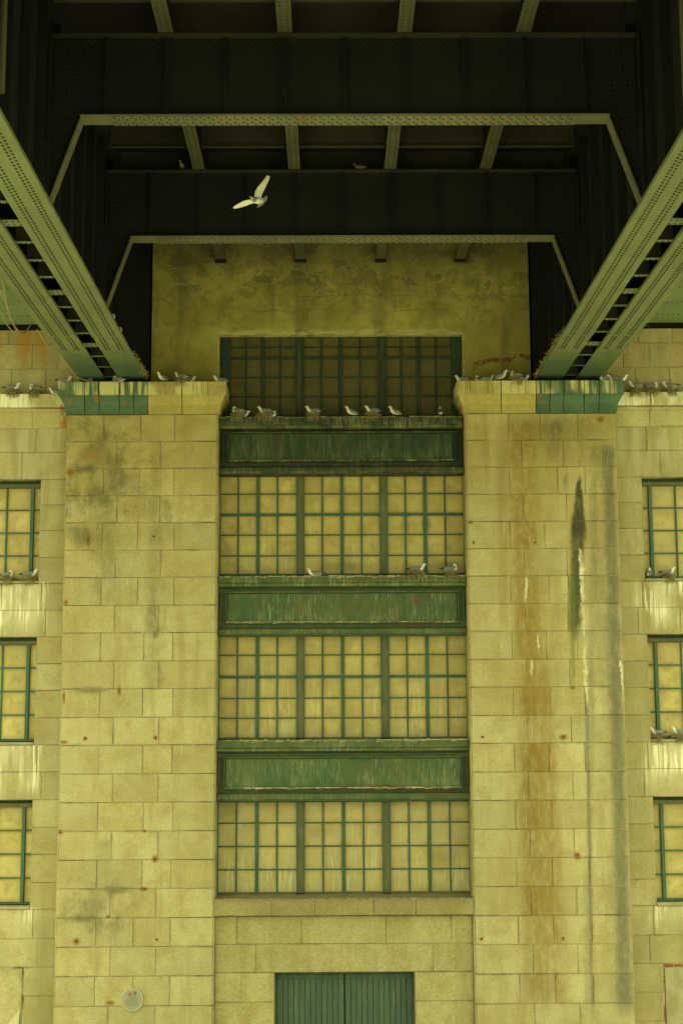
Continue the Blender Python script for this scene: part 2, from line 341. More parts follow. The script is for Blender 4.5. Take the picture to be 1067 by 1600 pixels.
n = N('old_concrete', .9, 0, .2)     # rendered wall with peeled patches
c = n.mix(n.ss(n.noise(.8, 4), .35, .65), (.215, .192, .06), (.32, .292, .098))
zt0 = P(530, 400, .7)[1]; low = n.ss(n.z, zt0-2.6, zt0-.6, .35, 1.0)
c = n.mix(n.mul(n.ss(n.noise(3.5, 6, None, .68), .44, .66, 0, .8), low), c, (.14, .12, .045))
c = n.mix(n.ss(n.noise(1.0, 4, n.vec(2.5, 1, .45)), .5, .72, 0, .6), c, (.11, .095, .04))
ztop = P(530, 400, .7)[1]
pm = n.noise(1.0, 6, n.vec(1.5, 1, 2.2, (3, 0, 1)), .62)
peel = n.mul(n.ss(pm, .525, .565), n.ss(n.z, ztop-1.7, ztop-.5))
c = n.mix(n.ma('MULTIPLY', peel, .5), c, (.10, .09, .048))
edge = n.mul(n.ss(pm, .505, .53), n.ss(pm, .555, .535), n.ss(n.z, ztop-1.7, ztop-.5)); c = n.mix(n.ma('MULTIPLY', edge, .3), c, (.38, .34, .17))
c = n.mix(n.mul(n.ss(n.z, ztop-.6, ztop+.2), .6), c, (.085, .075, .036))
zlin = P(530, 497, .7)[1]
for zz in (P(530, 484, .7)[1], P(530, 462, .7)[1]):
    d = n.ma('ABSOLUTE', n.ma('ADD', n.ma('SUBTRACT', n.z, zz), n.ma('MULTIPLY', n.ma('SUBTRACT', n.noise(1.3, 4), .5), .35)))
    c = n.mix(n.mul(n.ss(d, .03, .008), n.ss(n.noise(.7, 2), .42, .6), .5), c, (.10, .08, .03))
zb = P(530, 525, .7)[1]
flk = n.mul(n.ss(n.ma('ABSOLUTE', n.x), 3.15, 3.05), n.ss(n.z, zb+.24, zb+.10), n.ss(n.noise(5, 5, n.vec(.6, 1, 2)), .40, .55))
c = n.mix(n.ma('MULTIPLY', flk, .8), c, (.40, .365, .19))
for x, y, rx, ry, cc, s in ((520,447,9,7,(.42,.30,.05),.7),(343,402,16,9,(.05,.045,.03),.8),(468,404,16,9,(.05,.045,.03),.8),(592,404,16,9,(.05,.045,.03),.8),(716,402,18,10,(.05,.045,.03),.8),(735,440,20,16,(.10,.09,.05),.6),(700,395,26,10,(.06,.055,.03),.6)):
    X, Z = P(x, y, .7); c = n.mix(n.ma('MULTIPLY', n.spot(X, Z, rx/62, ry/62), s), c, cc)
# exposed brick-red crack low on the right
xa, za = P(735, 572, .7); xb, zbb = P(826, 552, .7)
t = n.ma('DIVIDE', n.ma('SUBTRACT', n.x, xa), xb-xa)
zz = n.ma('ADD', n.ma('ADD', za, n.ma('MULTIPLY', t, zbb-za)), n.ma('MULTIPLY', n.ma('SUBTRACT', n.noise(2.2, 3), .5), .55))
d = n.ma('ABSOLUTE', n.ma('SUBTRACT', n.z, zz))
c = n.mix(n.mul(n.ss(d, .085, .05), n.ss(n.x, xa, xa+.15), n.ss(n.noise(7, 4), .36, .52), .85), c, (.13, .042, .018))
n.bump(n.ma('ADD', n.ma('MULTIPLY', peel, -1.2), n.noise(14, 5, None, .65)), .02, .6)
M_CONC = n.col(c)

def green_paint(name, base=(.035, .125, .062), guano=None, rust=.5, offs=0.0, spots=()):
    """guano: list of (zlo, zhi, strength)"""
    n = N(name, .55, 0, .35)
    c = n.mix(n.ss(n.noise(1.3, 4, n.vec(1, 1, 1, (offs, 0, 0))), .35, .68), base, (base[0]*1.8, base[1]*1.25, base[2]*1.05))
    c = n.mix(n.ss(n.noise(1.0, 4, n.vec(7, 1, .8, (offs, 0, 0))), .5, .75, 0, .6), c, (.085, .085, .03))
    c = n.mix(n.mul(n.ss(n.noise(1.0, 5, n.vec(1.8, 1, 1.0, (offs*2, 0, 5))), .60, .74), rust*.8), c, (.11, .05, .015))
    c = n.mix(n.ss(n.noise(30, 2), .55, .75, 0, .35), c, (.02, .05, .03))
    for i, (lo, hi, s) in enumerate(guano or ()):
        b = n.band(lo, hi, .03)
        c = n.mix(n.mul(n.ss(n.z, lo+(hi-lo)*.6, lo), n.ss(n.noise(2.1, 4, n.vec(1.6, 1, .7, (offs+i, 0, 0))), .42, .66), b, s*.45), c, (.20, .21, .115))
        c = n.mix(n.mul(n.drips(52, 2.2, .57, .07, offs+i*2.3), b, n.ss(n.z, hi, lo, .35, 1.0), s*.75), c, (.30, .31, .18))
        c = n.mix(n.mul(n.drips(85, 3.0, .56, .06, offs+9+i), b, s*.6), c, (.26, .27, .155))
    for px, py, rx, ry, cc, st in spots:
        X, Z = P(px, py, .4); c = n.mix(n.mul(n.spot(X, Z, rx/65, ry/65, soft=.8, wob=.5), n.ss(n.noise(6, 4, n.vec(1, 1, .4)), .34, .58), st), c, cc)
    n.bump(n.noise(25, 3), .004, .4)
    return n.col(c)
M_BAR = green_paint('green_glazing_bar', (.016, .07, .05), None, .15)
M_MUL = green_paint('grey_green_mullion', (.05, .066, .03), [(0, 30, .35)], .1)
M_FRM = green_paint('green_window_frame', (.02, .062, .03), None, .2)

def pane_mat(name, tone, drip):
    n = N(name, .45, 0, .4)
    r = n.rnd()
    c = n.mix(r, tuple(v*.88 for v in tone), tuple(v*1.1 for v in tone))
    c = n.mix(n.ss(n.noise(3.0, 5, None, .65), .42, .66, 0, .7), c, (tone[0]*.60, tone[1]*.54, tone[2]*.42))
    c = n.mix(n.ss(n.ma('FRACT', n.ma('MULTIPLY', r, 7.7)), .6, 1.0, 0, .4), c, (tone[0]*.66, tone[1]*.60, tone[2]*.5))
    c = n.mix(n.ss(n.noise(1.0, 3, n.vec(1.2, 1, .8)), .5, .7, 0, .35), c, (tone[0]*.7, tone[1]*.72, tone[2]*.75))
    c = n.mix(n.ss(n.noise(40, 2), .6, .78, 0, .3), c, (tone[0]*1.3, tone[1]*1.3, tone[2]*1.5))
    tc = n.t.nodes.new('ShaderNodeTexCoord'); sg = n.t.nodes.new('ShaderNodeSeparateXYZ'); n.t.links.new(tc.outputs['Generated'], sg.inputs[0])
    ex = n.ma('SUBTRACT', .5, n.ma('ABSOLUTE', n.ma('SUBTRACT', sg.outputs[0], .5))); ez = n.ma('SUBTRACT', .5, n.ma('ABSOLUTE', n.ma('SUBTRACT', sg.outputs[2], .5)))
    ed = n.ma('ADD', n.ma('MINIMUM', ex, ez), n.ma('MULTIPLY', n.ma('SUBTRACT', n.noise(6, 4), .5), .35))
    c = n.mix(n.ss(ed, .22, .0, 0, .5), c, (tone[0]*.58, tone[1]*.56, tone[2]*.46))
    for lo, hi, s in drip:
        b = n.mul(n.ss(n.z, hi, lo+.2), n.ss(n.z, lo-.05, lo))
        c = n.mix(n.mul(n.drips(42, 1.6, .54, .08), b, s), c, (.46, .44, .27))
        c = n.mix(n.mul(n.ss(n.z, lo+.40, lo), n.ss(n.noise(6, 4), .35, .65), s*.6), c, (.33, .30, .17))
    if drip:
        for px, py, rx, ry, cc, st in ((634, 804, 12, 7, (.02, .09, .05), .9), (712, 803, 14, 5, (.02, .09, .05), .8), (664, 820, 11, 20, (.06, .085, .04), .7), (632, 822, 12, 16, (.16, .14, .05), .6), (540, 885, 60, 12, (.14, .12, .045), .6), (700, 885, 40, 14, (.12, .11, .045), .6), (690, 1340, 40, 24, (.2, .145, .045), .6), (360, 1265, 24, 20, (.16, .12, .04), .6), (500, 1300, 30, 16, (.2, .15, .05), .5)):
            X, Z = P(px, py, YW); c = n.mix(n.ma('MULTIPLY', n.spot(X, Z, rx/64, ry/64, soft=.9, wob=.5), st), c, cc)
    n.bump(n.noise(9, 3), .006, .35)
    return n.col(c)
W_ROWS = {1: [525, 542, 559, 589, 619, 650], 2: [741, 771.5, 804, 835.7, 868, 898], 3: [992.5, 1023.5, 1057.6, 1091, 1122, 1154], 4: [1251.5, 1286, 1322.6, 1359, 1396]}
YW = .72
WZ = {k: [P(536, y, YW if k > 1 else 1.0)[1] for y in v] for k, v in W_ROWS.items()}
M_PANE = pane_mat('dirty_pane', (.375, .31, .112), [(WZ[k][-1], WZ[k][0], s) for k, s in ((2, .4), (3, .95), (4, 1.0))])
M_PANE1 = pane_mat('shaded_pane', (.075, .068, .018), [])  # deck shade put into the pane colour, over some soot
M_BAR1 = green_paint('shaded_glazing_bar', (.006, .026, .014), None, .1)  # top window bars, coloured down for the shade of the deck
M_MUL1 = green_paint('shaded_mullion', (.010, .024, .011), None, .1)  # top window mullions and rails, deck shade in the paint
M_PANES = pane_mat('side_pane', (.36, .305, .125), [])

def steel(name, c1, c2, rough=.6, rust=.0, fine=12):
    n = N(name, rough, 0, .3)
    c = n.mix(n.ss(n.noise(1.1, 4), .35, .68), c1, c2)
    c = n.mix(n.ss(n.noise(fine, 4, None, .7), .5, .75, 0, .45), c, tuple(v*.6 for v in c1))
    if rust: c = n.mix(n.mul(n.ss(n.noise(2.3, 4), .60, .70), rust), c, (.20, .08, .02))
    n.bump(n.noise(18, 3), .004, .3)
    return n, c
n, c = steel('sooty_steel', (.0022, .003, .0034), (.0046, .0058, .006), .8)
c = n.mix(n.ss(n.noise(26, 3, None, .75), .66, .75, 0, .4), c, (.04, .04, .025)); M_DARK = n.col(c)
n, c = steel('girder_flange_paint', (.118, .146, .075), (.15, .178, .09), .6, .3)
gz = PX(100, 560, -5.6)[0]
# the bearing end keeps its newer blue green coat
c = n.mix(n.mul(n.ss(n.ma('ADD', n.y, n.ma('MULTIPLY', n.ma('SUBTRACT', n.noise(3, 4), .5), 1.6)), -3.2, -.6), .8), c, (.022, .06, .04))
c = n.mix(n.mul(n.ss(n.noise(1.0, 3, n.vec(14, .8, 1)), .58, .68), n.ss(n.y, -3.4, -3.0), .6), c, (.04, .06, .04))
M_FLG = n.col(c)
n, c = steel('beam_flange_paint', (.10, .107, .066), (.13, .134, .08), .65, .35); M_BFL = n.col(c)
n, c = steel('stringer_paint', (.05, .052, .028), (.075, .075, .04), .65, .2); M_STR = n.col(c)
n, c = steel('dusty_steel', (.015, .016, .011), (.024, .024, .015), .75); M_DARK2 = n.col(c)
n, c = steel('joist_steel', (.02, .021, .014), (.03, .031, .018), .75); M_JOI = n.col(c)
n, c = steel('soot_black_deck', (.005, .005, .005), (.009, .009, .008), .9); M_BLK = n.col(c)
n = N('rivet_paint', .6); M_RIV = n.col((.016, .019, .010))
n, c = steel('knee_paint', (.085, .088, .05), (.11, .112, .06), .65, .3); M_KNEE = n.col(c)
n, c = steel('soffit_paint', (.13, .19, .10), (.17, .23, .12), .6, .3); M_SOF = n.col(c)
n = N('door_paint', .6, 0, .3)
c = n.mix(n.ss(n.noise(1.0, 4, n.vec(5, 1, 1)), .35, .7), (.045, .08, .058), (.068, .105, .072))
c = n.mix(n.mul(n.drips(40, 1.2, .62, .06), .5), c, (.32, .34, .22))
c = n.mix(n.ss(n.noise(20, 3), .55, .75, 0, .4), c, (.07, .10, .06)); n.bump(n.noise(1.0, 3, n.vec(60, 1, 3)), .003, .4); M_DOOR = n.col(c)
n = N('rusty_iron', .9); M_IRON = n.col(n.mix(n.noise(30, 3), (.07, .028, .010), (.17, .06, .015)))
n = N('rusty_joint', .95); M_RJOINT = n.col(n.mix(n.ss(n.noise(4, 3), .4, .6), (.07, .055, .03), (.13, .055, .02)))
n = N('old_brick', .9); M_BRICK = n.col(n.mix(n.noise(9, 3), (.13, .05, .026), (.19, .085, .045)))
n = N('infill_render', .9); c = n.mix(n.ss(n.noise(2.5, 4), .35, .65), (.27, .25, .155), (.20, .185, .10)); c = n.mix(n.mul(n.drips(20, .7, .55), .4), c, (.22, .19, .10)); n.bump(n.noise(12, 4), .01, .4); M_REND = n.col(c)
n = N('paving', .9); M_GROUND = n.col(n.mix(n.noise(.7, 5), (.36, .35, .29), (.46, .44, .37)))
n = N('cable_sheath', .8); M_CABLE = n.col((.26, .235, .14))
n = N('straw', .95); M_STRAW = n.col(n.mix(n.rnd(), (.27, .22, .09), (.36, .30, .14)))
n = N('nest_straw', .95); M_NEST = n.col(n.mix(n.ss(n.noise(30, 2), .4, .6), (.07, .06, .03), (.36, .31, .16)))
n = N('white_feather', .8); M_WHITE = n.col(n.mix(n.noise(25, 2), (.50, .50, .44), (.62, .62, .55)))
n = N('grey_feather', .8); M_GREY = n.col(n.mix(n.noise(25, 2), (.12, .122, .118), (.17, .172, .165)))
n = N('black_feather', .7); M_BLACK = n.col((.02, .02, .02))
n = N('shaded_feather', .8); M_SHADEF = n.col(n.mix(n.noise(18, 2), (.05, .05, .042), (.11, .108, .09)))  # white and grey plumage darkened: dim light under the deck put in the colour
n = N('yellow_beak', .5); M_BEAK = n.col((.48, .36, .06))
n = N('plaque_metal', .5, .3); M_PLQ = n.col(n.mix(n.noise(20, 3), (.24, .25, .18), (.31, .315, .225)))
n = N('plaque_rim', .45, .3); M_RIM = n.col((.44, .43, .30))
n = N('red_enamel', .5); M_RED = n.col((.25, .13, .09))
n = N('grey_enamel', .5); M_GRYE = n.col((.13, .13, .09))
n = N('guano_crust', .95); M_CRUST = n.col(n.mix(n.noise(14, 3), (.26, .24, .12), (.52, .49, .32)))
n = N('dim_crust', .95); M_CRUST1 = n.col(n.mix(n.noise(14, 3), (.20, .19, .08), (.36, .34, .17)))  # duller crust for the top ledge, deck shade in its colour
n = N('grey_crust', .95); M_CRUST2 = n.col(n.mix(n.noise(22, 4), (.15, .135, .07), (.36, .33, .19)))
n = N('canvas', .9); M_CANV = n.col(n.mix(n.noise(4, 3), (.30, .29, .19), (.36, .345, .23)))

# ------------------------------------------------------------------ ground
g = MB(); g.add([(-400,-900,0),(400,-900,0),(400,.4,0),(-400,.4,0)], [(0,1,2,3)])
gr = g.build('ground', M_GROUND); gr['kind'] = 'structure'

# ------------------------------------------------------------------ piers
def pier(sgn, joints, mat, label):
    t = thing('stone_pier', label, 'pier', (sgn*(XO+XI)/2, .45, 0), 'stone piers under the bridge')
    a, b = sorted((sgn*XO, sgn*XI))
    box('core', a+.03, b-.03, .013, .9, 0, ZC[0]-.002, M_MORT, t)
    for i in range(len(ZC)-1):
        js = joints[i] if i < len(joints) else joints[i-2 if i-2 < len(joints) else i-4]
        row = min(i, len(yl)-2)
        xs = [a] + [P(x, (yl[row]+yl[row+1])/2)[0] for x in js] + [b]
        for k in range(len(xs)-1):
            stone(t, xs[k], xs[k+1], ZC[i+1], ZC[i], 0, .95 if k in (0, len(xs)-2) else .3, mat, .05 if k == 0 else 0, .05 if k == len(xs)-2 else 0)
    # capital
    cap = MB().box(a-.0, b+.0, -.012, .93, ZC[0]+.006, CAPZ-.03).build('capital', M_RJOINT, t)
    if sgn < 0: js = [133.5, 156, 187.5, 210, 231.5, 285]; green = lambda xm: xm < P(232, 600)[0]
    else: js = [782, 836.5, 858, 879.5, 911.5, 934.5]; green = lambda xm: xm > P(836, 600)[0]
    xs = [a] + [P(x, 625)[0] for x in js] + [b]
    H = CAPZ-ZC[0]; zf = FASZ
    prof = [(CAPZ, .20), (zf, .20), (zf-.004, .15), (zf-.05, .145), (zf-.12, .12), (zf-.22, .065), (ZC[0]+.07, .05), (ZC[0]+.065, .03), (ZC[0]+.004, .03)]
    for k in range(len(xs)-1):
        L, Rr = k == 0, k == len(xs)-2
        vs = []
        for z, o in prof:
            xl = xs[k] - (o if L else -.009); xr = xs[k+1] + (o if Rr else -.009)
            vs += [(xl, -o, z), (xr, -o, z), (xr, .94, z), (xl, .94, z)]
        fs = [(0,1,2,3)]; q = len(prof)-1; fs.append((4*q, 4*q+3, 4*q+2, 4*q+1))
        for i in range(q):
            for e in range(4): fs.append((4*i+e, 4*i+4+e, 4*i+4+(e+1) % 4, 4*i+(e+1) % 4))
        g_ = green((xs[k]+xs[k+1])/2)
        o = MB().add(vs, fs).build('capital_block', M_CAPG if g_ else M_CAP, cap)
        if g_: o['label'] = 'green painted capital block with rusty joints'
    return t
tl = pier(-1, LJ, M_LP, 'left granite block pier with round plaque, grey smears and small rust spots')
tr = pier(1, RJ, M_RP, 'right granite block pier with long ochre, black and white run-off streaks')
# iron plugs left in the stone
for t, lst in ((tl, ((138,843),(240,838),(243,1153),(133,1153),(242,1343),(119,1472),(245,1469),(226,1390),(94,1301))), (tr, ((735,816),(740,848),(836,848),(880,1152),(754,1152),(902,1336),(880,1467),(752,1468)))):
    for x, y in lst:
        X, Z = P(x, y); m = MB(); k = 7; r = random.uniform(.022, .034)
        vs = [(X+r*math.cos(i*2*math.pi/k), .01, Z+r*math.sin(i*2*math.pi/k)) for i in range(k)] + [(X+.7*r*math.cos(i*2*math.pi/k), -.022, Z+.7*r*math.sin(i*2*math.pi/k)) for i in range(k)]
        m.add(vs, [tuple(range(k, 2*k))] + [(i, (i+1) % k, k+(i+1) % k, k+i) for i in range(k)]).build('iron_plug', M_IRON, t)

# ------------------------------------------------------------------ side walls
YS = .5
ysl = [667, 706.5, 749.5, 789, 829, 871, 912, 953.5, 995.5, 1037.5, 1079, 1122, 1164.5, 1206.6, 1250.5, 1293, 1336, 1379.5, 1421, 1467, 1512, 1556.6]
ysr = [663, 703.5, 744.6, 784.6, 825.6, 867, 908, 949.6, 991, 1033, 1075, 1117.5, 1159.7, 1202, 1245.6, 1288.6, 1331, 1375, 1417, 1463, 1507, 1552]
ZS = [(P(70, a, YS)[1]+P(1000, b, YS)[1])/2 for a, b in zip(ysl, ysr)]
while ZS[-1] > .9: ZS.append(ZS[-1]-.66)
ZS[-1] = 0
WIN = {2: 6, 8: 12, 14: 18}      # course index of window head -> of sill
XFAR = 12.6
def side_wall(sgn, mat, label):
    t = thing('side_wall', label, 'wall', (sgn*9.6, YS+.3, 0), 'stone walls flanking the piers')
    X = lambda v: sgn*v
    head = [P(64, 752, YS)[0], P(57, 1000, YS)[0], P(50.5, 1255, YS)[0], P(1003, 747, YS)[0], P(1011, 993, YS)[0], P(1021, 1247, YS)[0]]
    we = sum(abs(h) for h in head)/6; wf = we + 2.35
    zlow = ZS[20]
    # backing with the window holes left open
    segs = [(0, ZS[18])] + [(ZS[12], ZS[8+6-0]) if False else None]
    bz = [(0.0, ZS[18]), (ZS[14], ZS[12]), (ZS[8], ZS[6]), (ZS[2], P(60, 517, .6)[1]-.004)]
    for z0, z1 in bz: box('backing', X(XO-.3), X(XFAR), YS+.013, YS+.55, z0, z1, M_MORT, t)
    for (h, s) in WIN.items():
        box('backing', X(XO-.3), X(we-.02), YS+.015, YS+.55, ZS[s]+.002, ZS[h]-.002, M_MORT, t)
        box('backing', X(wf+.02), X(XFAR), YS+.015, YS+.55, ZS[s]+.002, ZS[h]-.002, M_MORT, t)
    def put(x0, x1, i, dep=.3): stone(t, X(x0), X(x1), ZS[i+1], ZS[i], YS, dep, mat)
    for i in range(len(ZS)-1):
        inwin = any(h <= i < s for h, s in WIN.items())
        if inwin:
            put(XO+.008, we, i, .42); put(wf, wf+.9+.2*(i % 2), i); put(wf+.9+.2*(i % 2), XFAR, i)
        elif i >= 20:      # beside the infilled opening at the foot
            put(XO+.008, we+.10-.02*(i % 2), i); put(wf, XFAR, i)
        else:
            off = (.0, .55)[i % 2]
            xs = [XO+.008, XO+.62+.12*(i % 2)*(-1) if i not in (0, 1) else XO+.85+off*.6]
            x = xs[-1]
            while x < XFAR-1.3: x += 1.05+random.uniform(-.1, .1); xs.append(x)
            xs.append(XFAR)
            for k in range(len(xs)-1): put(xs[k], xs[k+1], i)
    # infilled doorway: rendered panel edged with a few bricks
    z1 = ZS[20]-(.09 if sgn > 0 else .03)
    inf = box('infill_panel', X(we+.13), X(wf-.02), YS-.01, YS+.2, 0.0, z1, M_REND if sgn > 0 else M_LS, t); inf['label'] = 'pale rendered infill panel edged with red brick' if sgn > 0 else 'smooth blocked up panel with a dark joint round it'
    x = we+.12; k = 0
    while x < wf-.2 and sgn > 0:
        stone(t, X(x), X(x+.215), z1+.002, ZS[20]-.003, YS+.005, .1, M_BRICK, name='brick'); x += .217
    z = z1-.09
    while z > 0.02 and sgn > 0:
        stone(t, X(we+.105), X(we+.125+.03*(k % 2)), z, z+.085, YS-.004, .1, M_BRICK, name='brick'); z -= .088; k += 1
    # cornice: weathered fascia, fillet and frieze, one set of blocks
    cz = [(P(50, a, .25)[1]+P(1020, b, .25)[1])/2 for a, b in ((616, 611.5), (635.7, 632), (638, 634), (642, 639), (667, 663))]
    xs = [XO+.008, XO+.95, XO+2.1, XO+3.3, XO+4.5, XFAR]
    cor = box('cornice', X(XO+.02), X(XFAR), YS+.03, YS+.25, cz[4]+.01, cz[0]-.02, M_MORT, t)
    for k in range(len(xs)-1):
        x0, x1 = sorted((X(xs[k]+.004), X(xs[k+1]-.004)))
        MB().prism([(0, cz[1]), (0, cz[0]), (1, cz[0]), (1, cz[1])], 0, 1)
        prof = [(cz[0], .24), (cz[1], .24), (cz[1]-.003, .10), (cz[2], .10), (cz[2]-.003, .16), (cz[3]+.03, .15), (cz[3], .06), (cz[4]+.03, .05), (cz[4]+.004, .03)]
        vs = []
        for z, o in prof: vs += [(x0, YS-o, z), (x1, YS-o, z), (x1, YS+.2, z), (x0, YS+.2, z)]
        q = len(prof)-1; fs = [(0,1,2,3), (4*q, 4*q+3, 4*q+2, 4*q+1)]
        for i in range(q):
            for e in range(4): fs.append((4*i+e, 4*i+4+e, 4*i+4+(e+1) % 4, 4*i+(e+1) % 4))
        MB().add(vs, fs).build('cornice_block', M_COR, cor)
    # upper wall courses above the cornice
    zu = [P(60, y, YS+.1)[1] for y in (517, 539.5, 577.7, 617)]
    zu[3] = cz[0]+.002
    for i, xs in enumerate(([XO-.3, XO+.15, XO+.75, XO+1.6, XO+2.7, XFAR], [XO-.3, XO+.35, XO+1.0, XO+2.0, XO+3.2, XFAR], [XO-.3, XO-.02, XO+.65, XO+1.5, XO+2.6, XFAR])):
        for k in range(len(xs)-1): stone(t, X(xs[k]), X(xs[k+1]), zu[i+1], zu[i], YS-.004, .3, mat)
    # windows
    for wi, (h, s) in enumerate(WIN.items()):
        zt, zb = ZS[h]-.006, ZS[s]+.006
        yw = YS+.24
        wd = box('window', X(we), X(wf), yw+.09, yw+.13, zb, zt, M_FRM, t)
        wd['label'] = ('topmost', 'middle', 'lowest')[wi] + ' window of this wall, dirty yellow panes in green bars'
        # head rail and sill rail, mullions
        top = zt-.10; bot = zb+.13
        box('sill', X(we+.002), X(wf-.002), YS-.02, yw+.088, zb, zb+.06, M_REND, wd)
        box('head_rail', X(we+.004), X(wf-.004), yw-.03, yw+.088, top-.07, top+.02, M_MUL, wd)
        box('bottom_rail', X(we+.004), X(wf-.004), yw-.02, yw+.088, bot-.045, bot, M_BAR, wd)
        cols = [we+.01, we+.17, we+.28, we+.28+.535, we+.28+1.07, we+.28+1.605, wf-.28+.07, wf-.01]
        cols = [we+.02, we+.18, we+.30, we+.835, we+1.30, we+1.885, wf-.30, wf-.18, wf-.02]
        for xm in ((we+.24), (wf-.24)):
            box('mullion', X(xm-.04), X(xm+.04), yw-.04, yw+.088, bot+.002, top-.072, M_BAR, wd)
        inner = [we+.28, we+.28+(wf-we-.56)/3, we+.28+2*(wf-we-.56)/3, wf-.28]
        rows = [top-.075, top-.075-(top-.075-bot)*.245, top-.075-(top-.075-bot)*.495, top-.075-(top-.075-bot)*.745, bot+.005]
        cl = [(we+.02, we+.20)] + [(inner[i], inner[i+1]) for i in range(3)] + [(wf-.20, wf-.02)]
        for a_, b_ in cl:
            for j in range(4): box('pane', X(a_+.004), X(b_-.004), yw+.04+random.uniform(0, .006), yw+.08, rows[j+1]+.004, rows[j]-.004, M_PANES, wd)
        for x_ in inner[1:3]: box('glazing_bar', X(x_-.016), X(x_+.016), yw, yw+.06, bot+.004, top-.074, M_BAR, wd)
        for z_ in rows[1:4]: box('glazing_bar', X(we+.02), X(wf-.02), yw+.012, yw+.058, z_-.016, z_+.016, M_BAR, wd)
    return t, we, wf, cz
SWL, WE, WF, CZ = side_wall(-1, M_LS, 'left stone side wall with three windows and an orange rust wash above its cornice')
SWR, _, _, _ = side_wall(1, M_RS, 'right stone side wall with three windows and white guano runs under the sills')

# ------------------------------------------------------------------ base wall, sill and door between the piers
bw = thing('base_wall', 'low granite block wall between the piers around the double door', 'wall', (0, .4, 0))
YB = .22
zb0, zb1, zb2, zb3 = (P(536, y, YB)[1] for y in (1431.5, 1475.5, 1520, 1566))
dx0, dx1 = P(428.5, 1550, YB)[0], P(648.5, 1550, YB)[0]
for x0, x1 in ((-XI-.02, dx0-.03), (dx1+.03, XI+.02)): box('backing', x0, x1, YB+.013, YB+.5, 0, zb2, M_MORT, bw)
box('backing', -XI-.02, XI+.02, YB+.015, YB+.5, zb2+.002, zb0+.05, M_MORT, bw)
X4 = lambda p, y: P(p, y, YB)[0]
E_ = XI-.004
for (za, zc, xs) in ((zb1, zb0, [-E_, X4(370,1453), X4(470.7,1453), X4(603,1453), X4(705,1453), E_]), (zb2, zb1, [-E_, X4(400,1500), X4(676,1500), E_])):
    for k in range(len(xs)-1): stone(bw, xs[k], xs[k+1], za, zc, YB, .4, M_BASE)
zz = [zb2, zb3, zb3-.67, zb3-1.34, zb3-2.0, 0]
zz = [z for z in zz if z > .3] + [0]
for i in range(len(zz)-1):
    stone(bw, -E_, dx0, zz[i+1], zz[i], YB, .45, M_BASE, 0, .02); stone(bw, dx1, E_, zz[i+1], zz[i], YB, .45, M_BASE, .02, 0)
# projecting sill of five stones, its top crusted
zs0, zs1 = P(536, 1406.6, 0)[1], P(536, 1431, 0)[1]
xs = [-E_-.012, X4(424.5,1420), X4(492,1420), X4(583.5,1420), X4(649.5,1420), E_+.012]
for k in range(5):
    x0, x1 = xs[k]+.004, xs[k+1]-.004
    MB().add([(x0,.015,zs1+.004),(x1,.015,zs1+.004),(x1,.005,zs0-.02),(x0,.005,zs0-.02),(x0,.03,zs0),(x1,.03,zs0),(x1,YW+.1,zs0+.05),(x0,YW+.1,zs0+.05),(x0,YW+.1,zs1+.004),(x1,YW+.1,zs1+.004)],
        [(0,1,2,3),(3,2,5,4),(4,5,6,7),(7,6,9,8),(8,9,1,0),(0,3,4,7,8),(1,9,6,5,2)]).build('sill_stone', M_SILL, bw)
crust(-E_, E_, .035, .60, zs0+.006, M_CRUST2, bw, .022)
# double door of vertical boards
dr = box('door', dx0, dx1, YB+.47, YB+.5, 0, zb2-.002, M_DARK, bw)
yd = YB+.40
zt = zb2-.10
box('door_head', dx0+.002, dx1-.002, yd-.05, yd+.065, zt, zb2-.004, M_DOOR, dr)
xm = (dx0+dx1)/2
for L in (0, 1):
    a_, b_ = (dx0+.05, xm-.014) if L == 0 else (xm+.014, dx1-.05)
    ztop = zt-.012
    box('door_rail', a_, b_, yd-.02, yd+.06, ztop-.09, ztop, M_DOOR, dr, .006)
    box('door_rail', a_, b_, yd-.02, yd+.06, ztop-1.35, ztop-1.23, M_DOOR, dr, .006)
    for s_ in (a_, b_-.13): box('door_stile', s_, s_+.13, yd-.022, yd+.06, .03, ztop-.092 if False else ztop-.091, M_DOOR, dr, .006)
    x = a_+.134; wv = (b_-a_-.268)/10
    for k in range(10):
        for zl, zh in ((ztop-1.228, ztop-.093), (.03, ztop-1.352)):
            box('plank', x+.004, x+wv-.004, yd+random.uniform(-.002, .003), yd+.05, zl, zh, M_DOOR, dr, .006)
        x += wv
for s_ in (dx0+.004, dx1-.044): box('door_jamb', s_, s_+.04, yd-.04, yd+.06, 0, zt-.002, M_DOOR, dr)
box('handle', xm+.05, xm+.075, yd-.07, yd-.02, 1.05, 1.3, M_IRON, dr)

